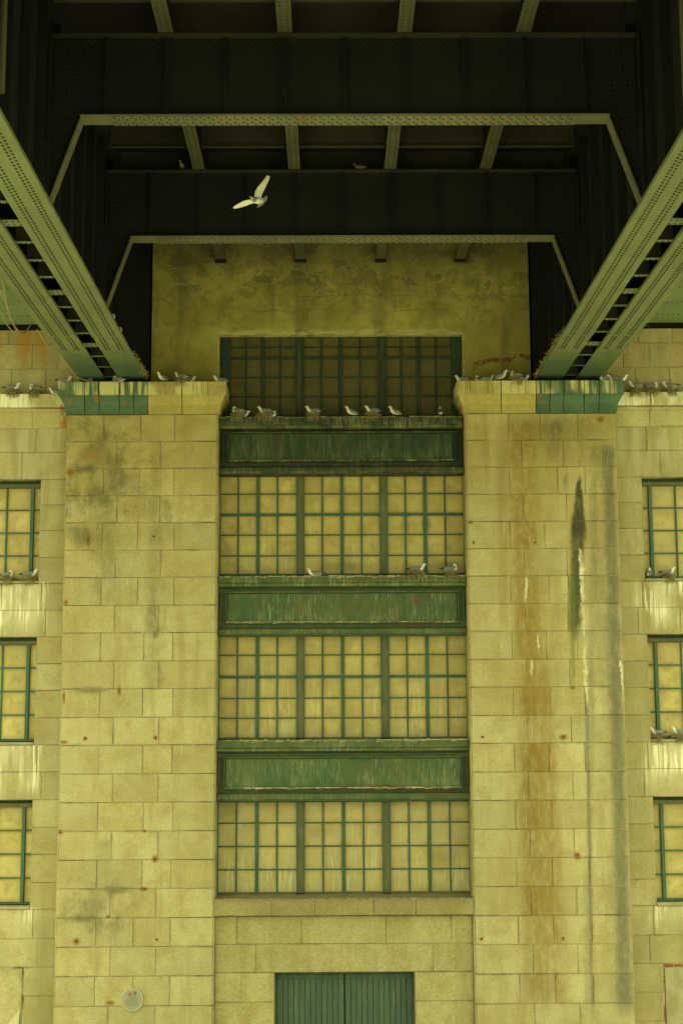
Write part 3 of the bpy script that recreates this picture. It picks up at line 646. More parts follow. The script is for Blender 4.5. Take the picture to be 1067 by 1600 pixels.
# ------------------------------------------------------------------ window bay
wb = thing('window_bay', 'tall bay of green framed windows and painted panels between the two piers', 'window bay', (0, .8, zs0))
box('backing', -XI-.1, XI+.1, 1.25, 1.4, zs0, P(536, 520, 1.1)[1], M_DARK, wb)
BAR0, MUL0, FRM0 = M_BAR, M_MUL, M_FRM
def mk_window(k, yw, colsx, frame, pm, lab):
    zr = WZ[k]; zt, zb = zr[0], zr[-1]
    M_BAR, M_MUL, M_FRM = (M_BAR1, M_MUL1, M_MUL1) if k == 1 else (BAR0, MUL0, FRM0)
    X = lambda p: P(p, 850 if k > 1 else 590, yw)[0]
    wd = box('window', X(colsx[0][0]), X(colsx[-1][0]), yw+.10, yw+.13, zb-.02, zt, M_DARK, wb)
    wd['label'] = lab
    med = {1: (2,), 2: (2,), 3: (2,), 4: ()}[k]
    xs = [X(c[0]) for c in colsx]; wdt = [c[1]/65 for c in colsx]
    for i, (c, kind) in enumerate(zip(colsx, [c[2] for c in colsx])):
        hw = wdt[i]/2
        if kind == 'T':      # main mullion, three-part section
            box('mullion', xs[i]-hw, xs[i]+hw, yw-.03, yw+.095, zb, zt-.002, M_MUL, wd, .012)
            for s_ in (-1, 1): box('mullion_edge', xs[i]+s_*(hw-.012)-.012, xs[i]+s_*(hw-.012)+.012, yw-.045, yw-.031, zb+.01, zt-.004, M_BAR, wd)
        elif kind == 'm': box('glazing_bar', xs[i]-hw, xs[i]+hw, yw-.02, yw+.07, zb+.02, zt-.003, M_BAR, wd, .008)
        elif kind == 't': box('glazing_bar', xs[i]-hw, xs[i]+hw, yw, yw+.06, zb+.02, zt-.003, M_BAR, wd, .005)
        elif kind == 'e': box('frame_edge', xs[i]-hw, xs[i]+hw, yw-.02, yw+.09, zb, zt-.001, M_BAR if k > 1 else M_BAR, wd, .005)
    segs = []; start = 0
    groups = [i for i, c in enumerate(colsx) if c[2] in 'Te']
    for gi in range(len(groups)-1):
        a_ = xs[groups[gi]]+wdt[groups[gi]]/2; b_ = xs[groups[gi+1]]-wdt[groups[gi+1]]/2
        for r_ in range(1, len(zr)-1):
            h = .032 if r_ in med else .015
            box('glazing_bar', a_+.003, b_-.003, yw+.008 if r_ not in med else yw-.012, yw+.058, zr[r_]-h, zr[r_]+h, M_BAR, wd, .004)
        box('rail', a_+.003, b_-.003, yw-.01, yw+.085, zt-.035, zt-.004, M_FRM, wd)
        box('rail', a_+.003, b_-.003, yw-.01, yw+.085, zb-.14, zb+.03, M_FRM if k < 3 else M_MUL, wd)
    for i in range(len(colsx)-1):
        a_, b_ = xs[i]+wdt[i]*.3, xs[i+1]-wdt[i+1]*.3
        for r_ in range(len(zr)-1):
            q = random.uniform(0, .008)
            box('pane', a_, b_, yw+.035+q, yw+.085, zr[r_+1]+.004, zr[r_]-.004, pm, wd)
cols = [(343.2,3,'e'),(372,2.3,'t'),(403,5,'m'),(433.5,2.3,'t'),(469.3,13,'T'),(503.5,2.3,'t'),(534.5,5,'m'),(565,2.3,'t'),(599.7,13,'T'),(634,2.3,'t'),(664.8,5,'m'),(696,2.3,'t'),(726,3,'e')]
cols1 = [(351,20,'e'),(384.5,2.3,'t'),(411,5.5,'m'),(438,2.3,'t'),(468.5,13,'T'),(502,2.3,'t'),(532,5.5,'m'),(562.6,2.3,'t'),(597.2,13,'T'),(627,2.3,'t'),(653.6,5.5,'m'),(681,2.3,'t'),(714,20,'e')]
mk_window(1, 1.0, cols1, 1, M_PANE1, 'topmost sooty window above the first panel, deck shade put in its colours')
mk_window(2, YW, cols, 0, M_PANE, 'second window, between the first and second panels')
mk_window(3, YW, cols, 0, M_PANE, 'third window, between the second and third panels')
mk_window(4, YW, cols, 0, M_PANE, 'lowest window, standing on the stone sill')
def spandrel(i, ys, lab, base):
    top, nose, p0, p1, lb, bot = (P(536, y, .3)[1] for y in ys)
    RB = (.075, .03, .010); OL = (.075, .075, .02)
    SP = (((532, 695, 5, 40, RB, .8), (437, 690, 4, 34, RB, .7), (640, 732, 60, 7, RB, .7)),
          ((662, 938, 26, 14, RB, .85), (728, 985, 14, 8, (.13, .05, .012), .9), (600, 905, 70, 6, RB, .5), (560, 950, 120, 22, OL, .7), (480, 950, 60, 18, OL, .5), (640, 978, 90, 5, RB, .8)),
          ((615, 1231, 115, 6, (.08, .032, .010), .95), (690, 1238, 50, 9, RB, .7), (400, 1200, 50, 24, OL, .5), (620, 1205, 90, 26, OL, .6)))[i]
    q_ = (.32, 1, 1)[i]  # top panel's trim and field darkened: deck shade put in the paint
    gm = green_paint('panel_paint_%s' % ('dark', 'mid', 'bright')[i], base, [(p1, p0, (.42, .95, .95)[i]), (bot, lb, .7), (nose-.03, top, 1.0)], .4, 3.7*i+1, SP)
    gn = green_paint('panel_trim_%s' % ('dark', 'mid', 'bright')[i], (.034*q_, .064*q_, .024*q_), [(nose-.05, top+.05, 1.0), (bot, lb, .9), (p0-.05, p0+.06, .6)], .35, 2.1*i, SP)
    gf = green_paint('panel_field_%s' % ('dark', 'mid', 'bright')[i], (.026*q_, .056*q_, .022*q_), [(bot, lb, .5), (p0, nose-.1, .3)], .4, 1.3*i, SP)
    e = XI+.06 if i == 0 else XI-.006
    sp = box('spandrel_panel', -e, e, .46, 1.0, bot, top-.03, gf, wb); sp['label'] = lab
    # nosing with a small moulding below it
    MB().add([(-e,.24,top-.01),(e,.24,top-.01),(e,.99,top+.02),(-e,.99,top+.02),(-e,.24,nose+.05),(e,.24,nose+.05),(e,.30,nose+.02),(-e,.30,nose+.02),(-e,.31,nose-.04),(e,.31,nose-.04),(e,.455,nose-.10),(-e,.455,nose-.10),(-e,.455,top-.032),(e,.455,top-.032),(-e,.99,top-.028),(e,.99,top-.028)],
        [(0,1,2,3),(4,5,1,0),(7,6,5,4),(8,9,6,7),(11,10,9,8),(3,2,15,14),(10,11,12,13),(12,14,15,13),(0,3,14,12,11,8,7,4),(1,5,6,9,10,13,15,2)]).build('nosing', gn, sp)
    crust(-e+.02, e-.02, .236, .62, top-.008, (M_CRUST1, M_CRUST, M_CRUST)[i], sp)
    box('lower_beam', -e, e, .32, .458, bot+.02, lb, gn, sp, .015)
    box('drip_lip', -e, e, .36, .458, bot-.015, bot+.017, gf, sp)
    x0, x1 = P(354.7, 700, .42)[0], P((710, 713.6, 716.7)[i], 700, .42)[0]
    x0 = -(x1-x0)/2; x1 = -x0
    th = .045
    box('panel', x0+th+.014, x1-th-.014, .43, .458, p1+th+.014, p0-th-.014, gm, sp)
    box('moulding', x0, x1, .345, .457, p0-th+.002, p0, gn, sp, .014); box('moulding', x0, x1, .345, .457, p1, p1+th-.002, gn, sp, .014)
    crust(x0+.03, x1-.03, .342, .43, p1+th, (M_CRUST1, M_CRUST, M_CRUST)[i], sp, .014)
    box('moulding', x0, x0+th-.002, .346, .457, p1+th, p0-th, gf, sp, .012); box('moulding', x1-th+.002, x1, .346, .457, p1+th, p0-th, gf, sp, .012)
    for s_ in (-1, 1):
        a_, b_ = sorted((s_*(x1+.075), s_*(x1+.135))); box('side_strip', a_, b_, .40, .457, p1+.09, p0-.05, gf, sp, .01)
    # narrow rivet strip across the panel seams
    for xx in (-1.45, .02, 1.5): box('seam', xx-.012, xx+.012, .418, .426, p1+th+.004, p0-th-.004, gm, sp)
    return top
T1 = spandrel(0, (651.5, 666, 672.6, 720.7, 729, 740), 'green top panel, darkened in its paint for deck shade, under a row of gulls, with white drips', (.0055, .025, .009))
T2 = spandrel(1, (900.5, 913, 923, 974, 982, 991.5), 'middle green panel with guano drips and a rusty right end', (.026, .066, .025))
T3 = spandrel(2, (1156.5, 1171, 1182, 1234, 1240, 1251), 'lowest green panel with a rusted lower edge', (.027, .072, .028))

# ------------------------------------------------------------------ concrete wall above the piers
cw = thing('concrete_wall', 'peeling concrete wall under the deck with a window opening and red brick crack', 'wall', (0, .95, CAPZ))
YC = .7; ze = P(530, 521.5, YC)[1]
ox0, ox1 = P(341.5, 560, YC)[0], P(722.5, 560, YC)[0]; oxx = (ox1-ox0)/2
ztopw = ZH(12.33)
WX = 4.79
m = MB()
# outline with a slightly ragged edge of the opening
m.box(-WX, -oxx, YC, 1.3, P(530, 597, YC)[1]-.2, ze); m.box(oxx, WX, YC+.001, 1.3, P(530, 597, YC)[1]-.2, ze-.001)
m.box(-WX, WX, YC-.001, 1.299, ze+.001, ztopw)
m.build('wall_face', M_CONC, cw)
rag = MB()
x = -oxx
while x < oxx:
    wv = random.uniform(.1, .3); h = random.uniform(.02, .10); rag.box(x, min(x+wv, oxx), YC-random.uniform(.004, .02), YC+.1, ze+random.uniform(-.03, .0), ze+h); x += wv+.001
rag.build('flaking_lintel_edge', M_CONC, cw)

for s_ in (-1, 1):
    box('girder_chamber_wall', s_*4.80, s_*(XO+.2), 1.22, 1.32, CAPZ-.4, ZH(12.345), M_DARK, cw)
# ------------------------------------------------------------------ steelwork
YEND = -26.0
GB = 8.42
def rivets(mb, pts, nrm, r=.027, h=.016):
    nrm = Vector(nrm); a = nrm.orthogonal().normalized(); b = nrm.cross(a)
    for p in pts:
        p = Vector(p); k = 6
        vs = [p + (a*math.cos(i*math.pi/3)+b*math.sin(i*math.pi/3))*r for i in range(k)] + [p + (a*math.cos(i*math.pi/3)+b*math.sin(i*math.pi/3))*r*.55 + nrm*h for i in range(k)]
        mb.add(vs, [tuple(range(6, 12))] + [(i, (i+1) % 6, 6+(i+1) % 6, 6+i) for i in range(6)])
GX = [(4.83, 5.50), (5.84, 6.48)]
def girder(sgn, label):
    t = thing('main_girder', label, 'girder', (sgn*5.65, -8, ZH(GB)), 'main girders of the bridge')
    zb = ZH(GB); zt = ZH(12.2)
    rv = MB()
    yA, yB = PX(240, 505, -5.1)[0], PX(260, 538, -5.1)[0]
    yA, yB = -3.95, -2.75
    for gi, (a_, b_) in enumerate(GX):
        x0, x1 = sorted((sgn*a_, sgn*b_)); xc = (x0+x1)/2
        box('flange_plate', x0, x1, YEND, .55, zb+.02, zb+.05, M_FLG, t)
        box('cover_plate', x0+.002, x1-.002, YEND, yA, zb-.018, zb+.018, M_FLG, t)
        box('cover_plate', x0+.003, x1-.003, yA+.006, yB, zb, zb+.019, M_FLG, t)
        box('web_plate', xc-.02, xc+.02, YEND, .55, zb+.052, zt, M_DARK, t)
        box('top_flange', x0, x1, YEND, .55, zt+.002, zt+.05, M_DARK, t)
        for s_ in (-1, 1): 
            MB().box(*sorted((xc+s_*.022, xc+s_*.16)), YEND, .55, zb+.052, zb+.075).build('flange_angle', M_DARK, t)
        # four staggered rows
        for q, fr in enumerate((.22, .33, .66, .77)):
            y = -16.5 + (.06 if q % 2 else 0)
            while y < yB-.05:
                if abs(y-yA) > .05: rivets(rv, [(x0+(x1-x0)*fr, y, (zb-.018) if y < yA else zb)], (0, 0, -1))
                y += .125
        if gi == 0:
            # vertical stiffeners on the inner face
            y = .2
            while y > -18:
                near = min(abs(y-yb) for yb in BEAMS)
                sx = sgn*(abs(xc)-.022)
                sx0, sx1 = sorted((sx, sx-sgn*(.17)))
                box('stiffener', sx0, sx1, y-.012, y+.012, zb+.08, zt, M_DARK, t)
                box('stiffener_angle', *sorted((sx-sgn*.002, sx-sgn*.03)), y+.014, y+.12, zb+.08, zt, M_DARK, t)
                y -= 1.22
    # battens bridging the two flanges
    y = .0; k = 0
    while y > -17:
        wv = .30 if k % 4 == 3 else .10
        x0, x1 = sorted((sgn*(GX[0][1]-.03), sgn*(GX[1][0]+.03)))
        box('batten_plate', x0, x1, y-wv/2, y+wv/2, zb+.056, zb+.07, M_FLG, t)
        rivets(rv, [(x0+(x1-x0)*f_, y+dy, zb+.056) for f_ in (.25, .5, .75) for dy in ((-.08, .08) if wv > .2 else (0,))], (0, 0, -1), .02)
        if wv < .2: box('batten_web', x0, x1, y+.03, y+.045, zb+.072, zb+.5, M_JOI, t)
        y -= 1.0; k += 1
    rv.build('rivets', M_RIV, t, kind='stuff')
    # end plate and bearing shoe on the pier cap
    box('end_plate', sgn*GX[0][0], sgn*GX[1][1], .552, .59, zb+.02, zt, M_DARK, t)
    box('bearing_shoe', sgn*4.95, sgn*6.4, .12, .5, CAPZ+.002, zb+.018, M_DARK, t)
    return t
BEAMS = [-5.26, -11.36, -17.46, -23.56]
girder(-1, 'left twin-plate riveted steel girder resting on the left pier cap')
girder(1, 'right twin-plate riveted steel girder resting on the right pier cap')

FB, FT = 10.17, 11.66
def floor_beam(y, label):
    t = thing('floor_beam', label, 'beam', (0, y, ZH(FB)), 'cross beams under the deck')
    zb, zt = ZH(FB), ZH(FT)
    box('web_plate', -4.98, 4.98, y-.012, y+.012, zb+.03, zt-.02, M_DARK, t)
    fl = box('bottom_flange', -4.48, 4.48, y-.19, y+.19, zb, zb+.028, M_BFL, t)
    box('cover_plate', -3.95, 3.95, y-.188, y+.188, zb-.016, zb-.001, M_BFL, t)
    box('top_flange', -4.98, 4.98, y-.19, y+.19, zt-.02, zt, M_DARK2, t)
    for s_ in (-1, 1): box('flange_angle', -4.45, 4.45, *sorted((y+s_*.014, y+s_*.12)), zb+.03, zb+.05, M_DARK, t)
    box('flange_angle', -4.97, 4.97, y-.03, y-.014, zb+.03, zb+.14, M_DARK, t); box('flange_angle', -4.97, 4.97, y-.03, y-.014, zt-.16, zt-.022, M_DARK, t)
    rv = MB()
    for k in range(-4, 5):
        x = k*1.02
        box('stiffener', x-.045, x+.045, y-.05, y-.032, zb+.055, zt-.03, M_DARK, t); box('stiffener_rib', x-.01, x+.01, y-.13, y-.052, zb+.055, zt-.03, M_DARK, t)
        rivets(rv, [(x+dx, y-.05, zb+.2+.11*i) for i in range(11) for dx in (-.028, .028)], (0, -1, 0), .014, .012)
    z_ = 0
    for q, dy in enumerate((-.135, -.06, .06, .135)):
        x = -3.9 + (.055 if q % 2 else 0)
        while x < 3.92: rivets(rv, [(x, y+dy, zb-.016)], (0, 0, -1), .024, .013); x += .145
    x = -4.4
    while x < 4.4:
        rivets(rv, [(x, y-.03, zt-.07), (x+.06, y-.03, zt-.12)], (0, -1, 0), .016, .012); x += .12
    rv.build('rivets', M_RIV, t, kind='stuff')
    for s_ in (-1, 1):
        kx0, kz0, kx1, kz1 = 4.48, zb+.014, 4.99, ZH(8.70)
        kb = MB().prism([(s_*4.50, zb+.02), (s_*4.99, zb+.02), (s_*4.99, kz1)], y-.011, y+.011).build('knee_bracket', M_DARK, t)
        MB().bar((s_*(kx0-.005), y, kz0), (s_*(kx1-.01), y, kz1), .028, .25, (0, 1, 0)).build('knee_flange', M_KNEE, kb)
        box('end_plate', s_*4.99, s_*5.02, y-.2, y+.2, kz1, zt, M_DARK, t)
        # riveted gusset tying beam to girder on the far side
        MB().prism([(s_*4.97, zt-.05), (s_*4.45, zt-.05), (s_*4.45, zb+.35), (s_*4.62, zb+.1), (s_*4.97, zb+.1)], y-.05, y-.034).build('gusset', M_DARK, t)
        rr = MB(); rivets(rr, [(s_*(4.52+.09*i), y-.05, zb+.45+.1*j) for i in range(5) for j in range(9)], (0, -1, 0), .016, .012); rr.build('rivets', M_RIV, t, kind='stuff')
    return t
for y, l in zip(BEAMS, ('riveted cross beam nearest the concrete wall, behind the flying gull', 'riveted cross beam higher in the photo, second out from the wall', 'third riveted cross beam out from the wall, over the front bay', 'fourth riveted cross beam out from the wall')):
    if y > -18: floor_beam(y, l)

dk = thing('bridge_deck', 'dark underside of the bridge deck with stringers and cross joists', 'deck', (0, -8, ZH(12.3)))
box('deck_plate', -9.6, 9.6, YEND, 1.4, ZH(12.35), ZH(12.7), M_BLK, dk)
for x in (-3.05, -1.02, 1.02, 3.05):
    st = MB().box(x-.018, x+.018, YEND, .69, ZH(11.70), ZH(12.3)).build('stringer', M_DARK, dk)
    box('stringer_flange', x-.125, x+.125, YEND, .69, ZH(11.675), ZH(11.698), M_STR, st)
    rv = MB(); y = -5.6
    while y > -14:
        rivets(rv, [(x+s_*.06, y, ZH(11.675)) for s_ in (-1, 1)], (0, 0, -1), .018, .012); y -= .12
    rv.build('rivets', M_RIV, st, kind='stuff')
    MB().box(x-.14, x+.14, .55, .69, ZH(11.62), ZH(11.673)).build('bearing_pad', M_DARK, st)
xs_ = [-4.95, -3.05, -1.02, 1.02, 3.05, 4.95]
for yb in [.0]+BEAMS[:3]:
    for off in (.9, 2.19, 3.48, 4.77):
        for k in range(5):
            a_, b_ = xs_[k]+.13, xs_[k+1]-.13
            MB().box(a_, b_, yb-off-.05, yb-off+.05, ZH(11.86), ZH(11.88)).box(a_, b_, yb-off-.006, yb-off+.006, ZH(11.881), ZH(12.34)).build('cross_joist', M_JOI, dk)
# cantilevered footways outside the girders
ZFW = P(40, 506.5, .45)[1]
for s_ in (-1, 1):
    ys_ = [.45, -.35, -1.35, -2.6, -4.0, -5.6, -7.4, -9.4, -11.5, -14, -17, -20, -23, -26]
    for k in range(len(ys_)-1):
        x0, x1 = sorted((s_*6.55, s_*9.5)); zt_ = ZFW+(0.012 if k % 2 else 0)
        box('footway_plate', x0, x1, ys_[k+1]-.03, ys_[k], zt_, zt_+.012 if False else zt_+.02, M_SOF, dk)
        rv = MB(); rivets(rv, [(x0+.1+.13*i, ys_[k+1]+.05, zt_) for i in range(22)], (0, 0, -1), .022); rv.build('rivets', M_RIV, dk, kind='stuff')
    box('footway_edge', s_*9.5, s_*9.56, YEND, .45, ZFW-.1, ZH(12.35), M_SOF, dk)
    box('footway_shadow_gap', s_*6.6, s_*9.4, .62, .9, P(60, 517, .6)[1]+.003, ZFW+.3, M_DARK, dk)  # dark strip standing in for the shadow gap over the wall top
# drain pipes clipped to the girder webs
for s_, px in ((-1, 18), (1, 1055)):
    yy, _ = PX(px, 60, s_*4.72)
    m = MB(); k = 10
    vs = [(s_*4.84+.05*math.cos(i*2*math.pi/k), yy+.05*math.sin(i*2*math.pi/k), z) for z in (ZH(GB)+.3, ZH(12.3)) for i in range(k)]
    m.add(vs, [tuple(range(k)), tuple(range(2*k-1, k-1, -1))]+[(i, (i+1) % k, k+(i+1) % k, k+i) for i in range(k)])
    o = m.build('drain_pipe', M_STR, None)
    o['label'] = 'grey drain pipe upright on the web of the %s girder, near the top corner' % ('left' if s_ < 0 else 'right'); o['category'] = 'pipe'; o['group'] = 'drain pipes on the girders'

# ------------------------------------------------------------------ plaque
X, Z = P(207, 1563, 0); rp = 17.2/65*1.0
rp = abs(P(224.2, 1563)[0]-X)
pl = thing('plaque', 'round pale metal plaque with a red lozenge near the foot of the left pier', 'plaque', (X, -.02, Z))
def disc(r0, r1, y0, y1, k=40):
    m = MB(); vs = [(X+r*math.cos(i*2*math.pi/k), y, Z+r*math.sin(i*2*math.pi/k)) for r, y in ((r0, y0), (r1, y1)) for i in range(k)]
    return m.add(vs, [tuple(range(k, 2*k))]+[(i, (i+1) % k, k+(i+1) % k, k+i) for i in range(k)])
disc(rp, rp*.97, -.004, -.028).build('disc', M_PLQ, pl)
m = MB(); k = 40
vs = [(X+r*math.cos(i*2*math.pi/k), y, Z+r*math.sin(i*2*math.pi/k)) for r, y in ((rp, -.029), (rp*.985, -.036), (rp*.93, -.036), (rp*.92, -.029)) for i in range(k)]
m.add(vs, [(a*k+i, a*k+(i+1) % k, (a+1)*k+(i+1) % k, (a+1)*k+i) for a in range(3) for i in range(k)]).build('rim', M_RIM, pl)
e = lambda u, v: (X+u*rp, Z+v*rp)
MB().prism([e(-.42, .50), e(-.22, .72), e(0, .52), e(-.10, .32), e(-.34, .32)], -.034, -.0285).build('red_lozenge', M_RED, pl)
mm = MB()
mm.prism([e(.08,.72), e(.24,.72), e(.24,.52), e(.30,.50), e(.30,.34), e(.16,.34), e(.16,.50)], -.034, -.0285)
mm.prism([e(.26,.72), e(.42,.72), e(.40,.60), e(.32,.50), e(.31,.50), e(.26,.54)], -.034, -.0285); mm.build('emblem', M_GRYE, pl)
mm = MB()
for v, hw in ((.20,.32),(.08,.5),(-.04,.55),(-.16,.58),(-.28,.52),(-.42,.60),(-.56,.42)):
    u = -hw
    while u < hw:
        wv = random.uniform(.05, .16); mm.prism([e(u, v), e(min(u+wv, hw), v), e(min(u+wv, hw), v+.045), e(u, v+.045)], -.0305, -.0285); u += wv+.05
mm.build('worn_text_lines', M_PLQ if False else M_GRYE, pl)

# ------------------------------------------------------------------ canopy tip (bottom left)
cx, cz_ = P(31, 1578, -2.2)
ct = thing('canopy', 'pale pointed canopy tip poking up in front of the left wall foot', 'canopy', (cx, -2.2, 0))
hx = .85
m = MB(); m.add([(cx, -2.2, cz_), (cx-hx, -3.0, cz_-1.1), (cx+.05, -2.9, cz_-1.1), (cx+.05, -1.7, cz_-1.1), (cx-hx, -1.6, cz_-1.1)], [(0,1,2),(0,2,3),(0,3,4),(0,4,1),(1,4,3,2)]).build('canvas_top', M_CANV, ct)
m = MB(); m.bar((cx-.35, -2.3, 0), (cx-.35, -2.3, cz_-1.0), .06, .06, (0, 1, 0)); m.build('post', M_JOI, ct)

# ------------------------------------------------------------------ cables, straw along the girder
def tube(name, pts, r, mat, n=5):
    cu = bpy.data.curves.new(name, 'CURVE'); cu.dimensions = '3D'; cu.bevel_depth = r; cu.bevel_resolution = 1; cu.resolution_u = 4
    s = cu.splines.new('NURBS'); s.points.add(len(pts)-1); s.use_endpoint_u = True; s.order_u = 3
    for p, q in zip(s.points, pts): p.co = (*q, 1)
    tmp = bpy.data.objects.new('tmp', cu); C.objects.link(tmp)
    dg = bpy.context.evaluated_depsgraph_get(); me = bpy.data.meshes.new_from_object(tmp.evaluated_get(dg))
    bpy.data.objects.remove(tmp); me.materials.clear(); c = sum((Vector(q) for q in pts), Vector())/len(pts)
    me.transform(Matrix.Translation(-c)); finish(me, mat, True); me.name = name
    return link(name, me, c)
XC = -6.60
cabs = [([(-8,440),(8,462),(20,500),(34,522),(47,520),(55,508)], 'loose cable hanging lowest in a loop off the left girder'),
        ([(3,436),(10,466),(17,488),(28,512),(40,520),(50,516),(56,507)], 'inner loose cable loop drooping off the left girder edge'),
        ([(-8,468),(0,482),(12,505),(26,520),(32,526)], 'short loose cable entering from the left photo edge')]
for pts, l in cabs:
    o = tube('cable', [(XC-.02*i, *PX(px, py, XC)) for i, (px, py) in enumerate(pts)], .011, M_CABLE)
    o['label'] = l; o['category'] = 'cable'; o['group'] = 'loose cables off the left girder'
o = tube('cable', [(-6.30, *PX(px, py, -6.30)) for px, py in ((58,514),(75,545),(100,572),(120,589))] + [(P(px, 594, -.1)[0], -.1, CAPZ+.03) for px in (140, 165, 190)], .012, M_CABLE)
o['label'] = 'slack cable running down the left girder onto its pier cap'; o['category'] = 'cable'
def straw_line(x, y0, y1, z, n, sx, label, spread=.05):
    m = MB()
    for i in range(n):
        y = random.uniform(y0, y1) if random.random() < .5 else y0 + (y1-y0)*abs(math.sin(i*1.7))
        p = Vector((x+random.uniform(-spread, spread)*.6, y, z+random.uniform(-.03, .05)))
        d = Vector((random.gauss(0, .3)+sx*.1, random.gauss(0, 1), random.gauss(-.06, .22))).normalized()*random.uniform(.03, .13)
        m.bar(p-d, p+d, .005, .005)
    o = m.build('nesting_straw', M_STRAW, None, kind='stuff'); o['label'] = label; o['category'] = 'straw'
zg = ZH(GB)+.06
straw_line(-6.49, -7.5, -.6, zg, 420, -1, 'straw and netting scraps along the outer edge of the left girder')
straw_line(-4.82, -2.4, .1, zg, 120, 1, 'straw scraps along the inner edge of the left girder')
straw_line(6.49, -7.5, -.6, zg, 420, 1, 'straw and netting scraps along the outer edge of the right girder')
straw_line(4.82, -4.2, .1, zg, 200, -1, 'straw scraps along the inner edge of the right girder')

# ------------------------------------------------------------------ gulls
def loft(mb, rings, k=10):
    """rings: (centre, axis_u, axis_v, ru, rv, material)"""
    base = len(mb.v); vs = []; fs = []; mi = []
    for c, u, v, ru, rv_, _ in rings:
        for i in range(k):
            a = i*2*math.pi/k; vs.append(Vector(c)+Vector(u)*ru*math.cos(a)+Vector(v)*rv_*math.sin(a))
    for j in range(len(rings)-1):
        for i in range(k): mb_f = (j*k+i, j*k+(i+1) % k, (j+1)*k+(i+1) % k, (j+1)*k+i); fs.append(mb_f); mi.append(rings[j][5](i*2*math.pi/k) if callable(rings[j][5]) else rings[j][5])
    fs.append(tuple(range(k))); mi.append(mi[0]); fs.append(tuple(range((len(rings)-1)*k, len(rings)*k))); mi.append(mi[-1])
    mb.v += [tuple(v) for v in vs]; mb.f += [tuple(i+base for i in f) for f in fs]; mb.mi += mi
def meshof(mb, name, mats):
    me = bpy.data.meshes.new(name); me.from_pydata(mb.v, [], mb.f); finish(me, mats, True); me.polygons.foreach_set('material_index', mb.mi)
    bm = bmesh.new(); bm.from_mesh(me); bmesh.ops.recalc_face_normals(bm, faces=bm.faces); bm.to_mesh(me); bm.free(); return me
# a gull faces +X, stands at z = 0
def gull_meshes(kind):
    """kind: stand (upright), rest (level, sitting), tuck (sitting, head turned back)"""
    if kind == 'stand': spine = [(-.215,.085),(-.17,.10),(-.11,.118),(-.04,.138),(.03,.165),(.075,.20),(.10,.24),(.115,.275),(.135,.298),(.16,.30),(.175,.296)]
    elif kind == 'rest': spine = [(-.24,.085),(-.19,.085),(-.12,.085),(-.04,.083),(.04,.09),(.10,.115),(.135,.15),(.15,.185),(.17,.21),(.195,.213),(.21,.208)]
    else: spine = [(-.24,.09),(-.19,.088),(-.12,.086),(-.04,.083),(.04,.088),(.10,.105),(.125,.14),(.12,.17),(.09,.192),(.06,.192),(.045,.188)]
    rr = [(.012,.006),(.03,.018),(.055,.048),(.075,.070),(.078,.074),(.064,.062),(.044,.044),(.038,.038),(.038,.037),(.028,.027),(.008,.008)]
    rings = []
    back = lambda a: 1 if math.sin(a) > .15 else 0
    for i, ((x, z), (ry, rz)) in enumerate(zip(spine, rr)):
        p0 = Vector((spine[max(i-1, 0)][0], 0, spine[max(i-1, 0)][1])); p1 = Vector((spine[min(i+1, 10)][0], 0, spine[min(i+1, 10)][1]))
        d = (p1-p0).normalized(); v = Vector((0, 1, 0)).cross(d)*-1
        if kind == 'tuck' and i >= 8: v = Vector((0, 0, 1))
        rings.append(((x, 0, z), (0, 1, 0), tuple(v if v.z > -0.2 else -v), ry, rz, back if 2 <= i <= 4 else 0))
    mb = MB(); loft(mb, rings, 12); parts = {'body': meshof(mb, 'gull_body', [M_WHITE, M_GREY])}
    hd = Vector((spine[9][0], 0, spine[9][1])); dr_ = (Vector((spine[10][0], 0, spine[10][1]))-hd).normalized()
    mb = MB(); loft(mb, [(hd+dr_*(.012+.014*i), (0, 1, 0), (0, 0, 1), r, r, 0) for i, r in enumerate((.013, .010, .007, .002))], 6); parts['beak'] = meshof(mb, 'gull_beak', [M_BEAK])
    e_ = Vector((spine[8][0], 0, spine[8][1])) + Vector((dr_.x*.012, 0, .008)); mb = MB()
    for s_ in (-1, 1): loft(mb, [(e_+Vector((0, s_*(.030+.004*i), 0)), (1, 0, 0), (0, 0, 1), r, r, 0) for i, r in enumerate((.008, .008, .003))], 6)
    parts['eyes'] = meshof(mb, 'gull_eyes', [M_BLACK])
    for s_, nm in ((-1, 'wing'), (1, 'wing')):
        mb = MB(); pts = [spine[5], spine[4], spine[3], spine[2], spine[1], spine[0], (spine[0][0]-.055, spine[0][1]-.004)]
        w_ = [(.010,.028), (.016,.052), (.019,.058), (.017,.050), (.013,.034), (.010,.020), (.003,.004)]; yo = [.052,.068,.068,.056,.04,.028,.018]
        loft(mb, [((x, s_*yo[i], z+.014), (0, 1, 0), (0, 0, 1), w_[i][0], w_[i][1], 1 if i >= 4 else 0) for i, (x, z) in enumerate(pts)], 8)
        parts['wing%d' % s_] = meshof(mb, 'gull_wing', [M_GREY, M_BLACK])
    if kind == 'stand':
        mb = MB()
        for s_ in (-1, 1):
            mb.bar((-.01, s_*.03, .095), (.0, s_*.032, .006), .009, .009); mb.box(-.012, .04, s_*.032-.016, s_*.032+.016, 0, .008)
        parts['legs'] = meshof(mb, 'gull_legs', [M_BLACK])
    return parts
GM = {k: gull_meshes(k) for k in ('stand', 'rest', 'tuck')}
DIM = {}
def dim_mesh(me):  # copy with darkened plumage for gulls that get little light
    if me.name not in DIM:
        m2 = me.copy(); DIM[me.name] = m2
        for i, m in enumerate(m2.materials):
            if m in (M_WHITE, M_GREY): m2.materials[i] = M_SHADEF
    return DIM[me.name]
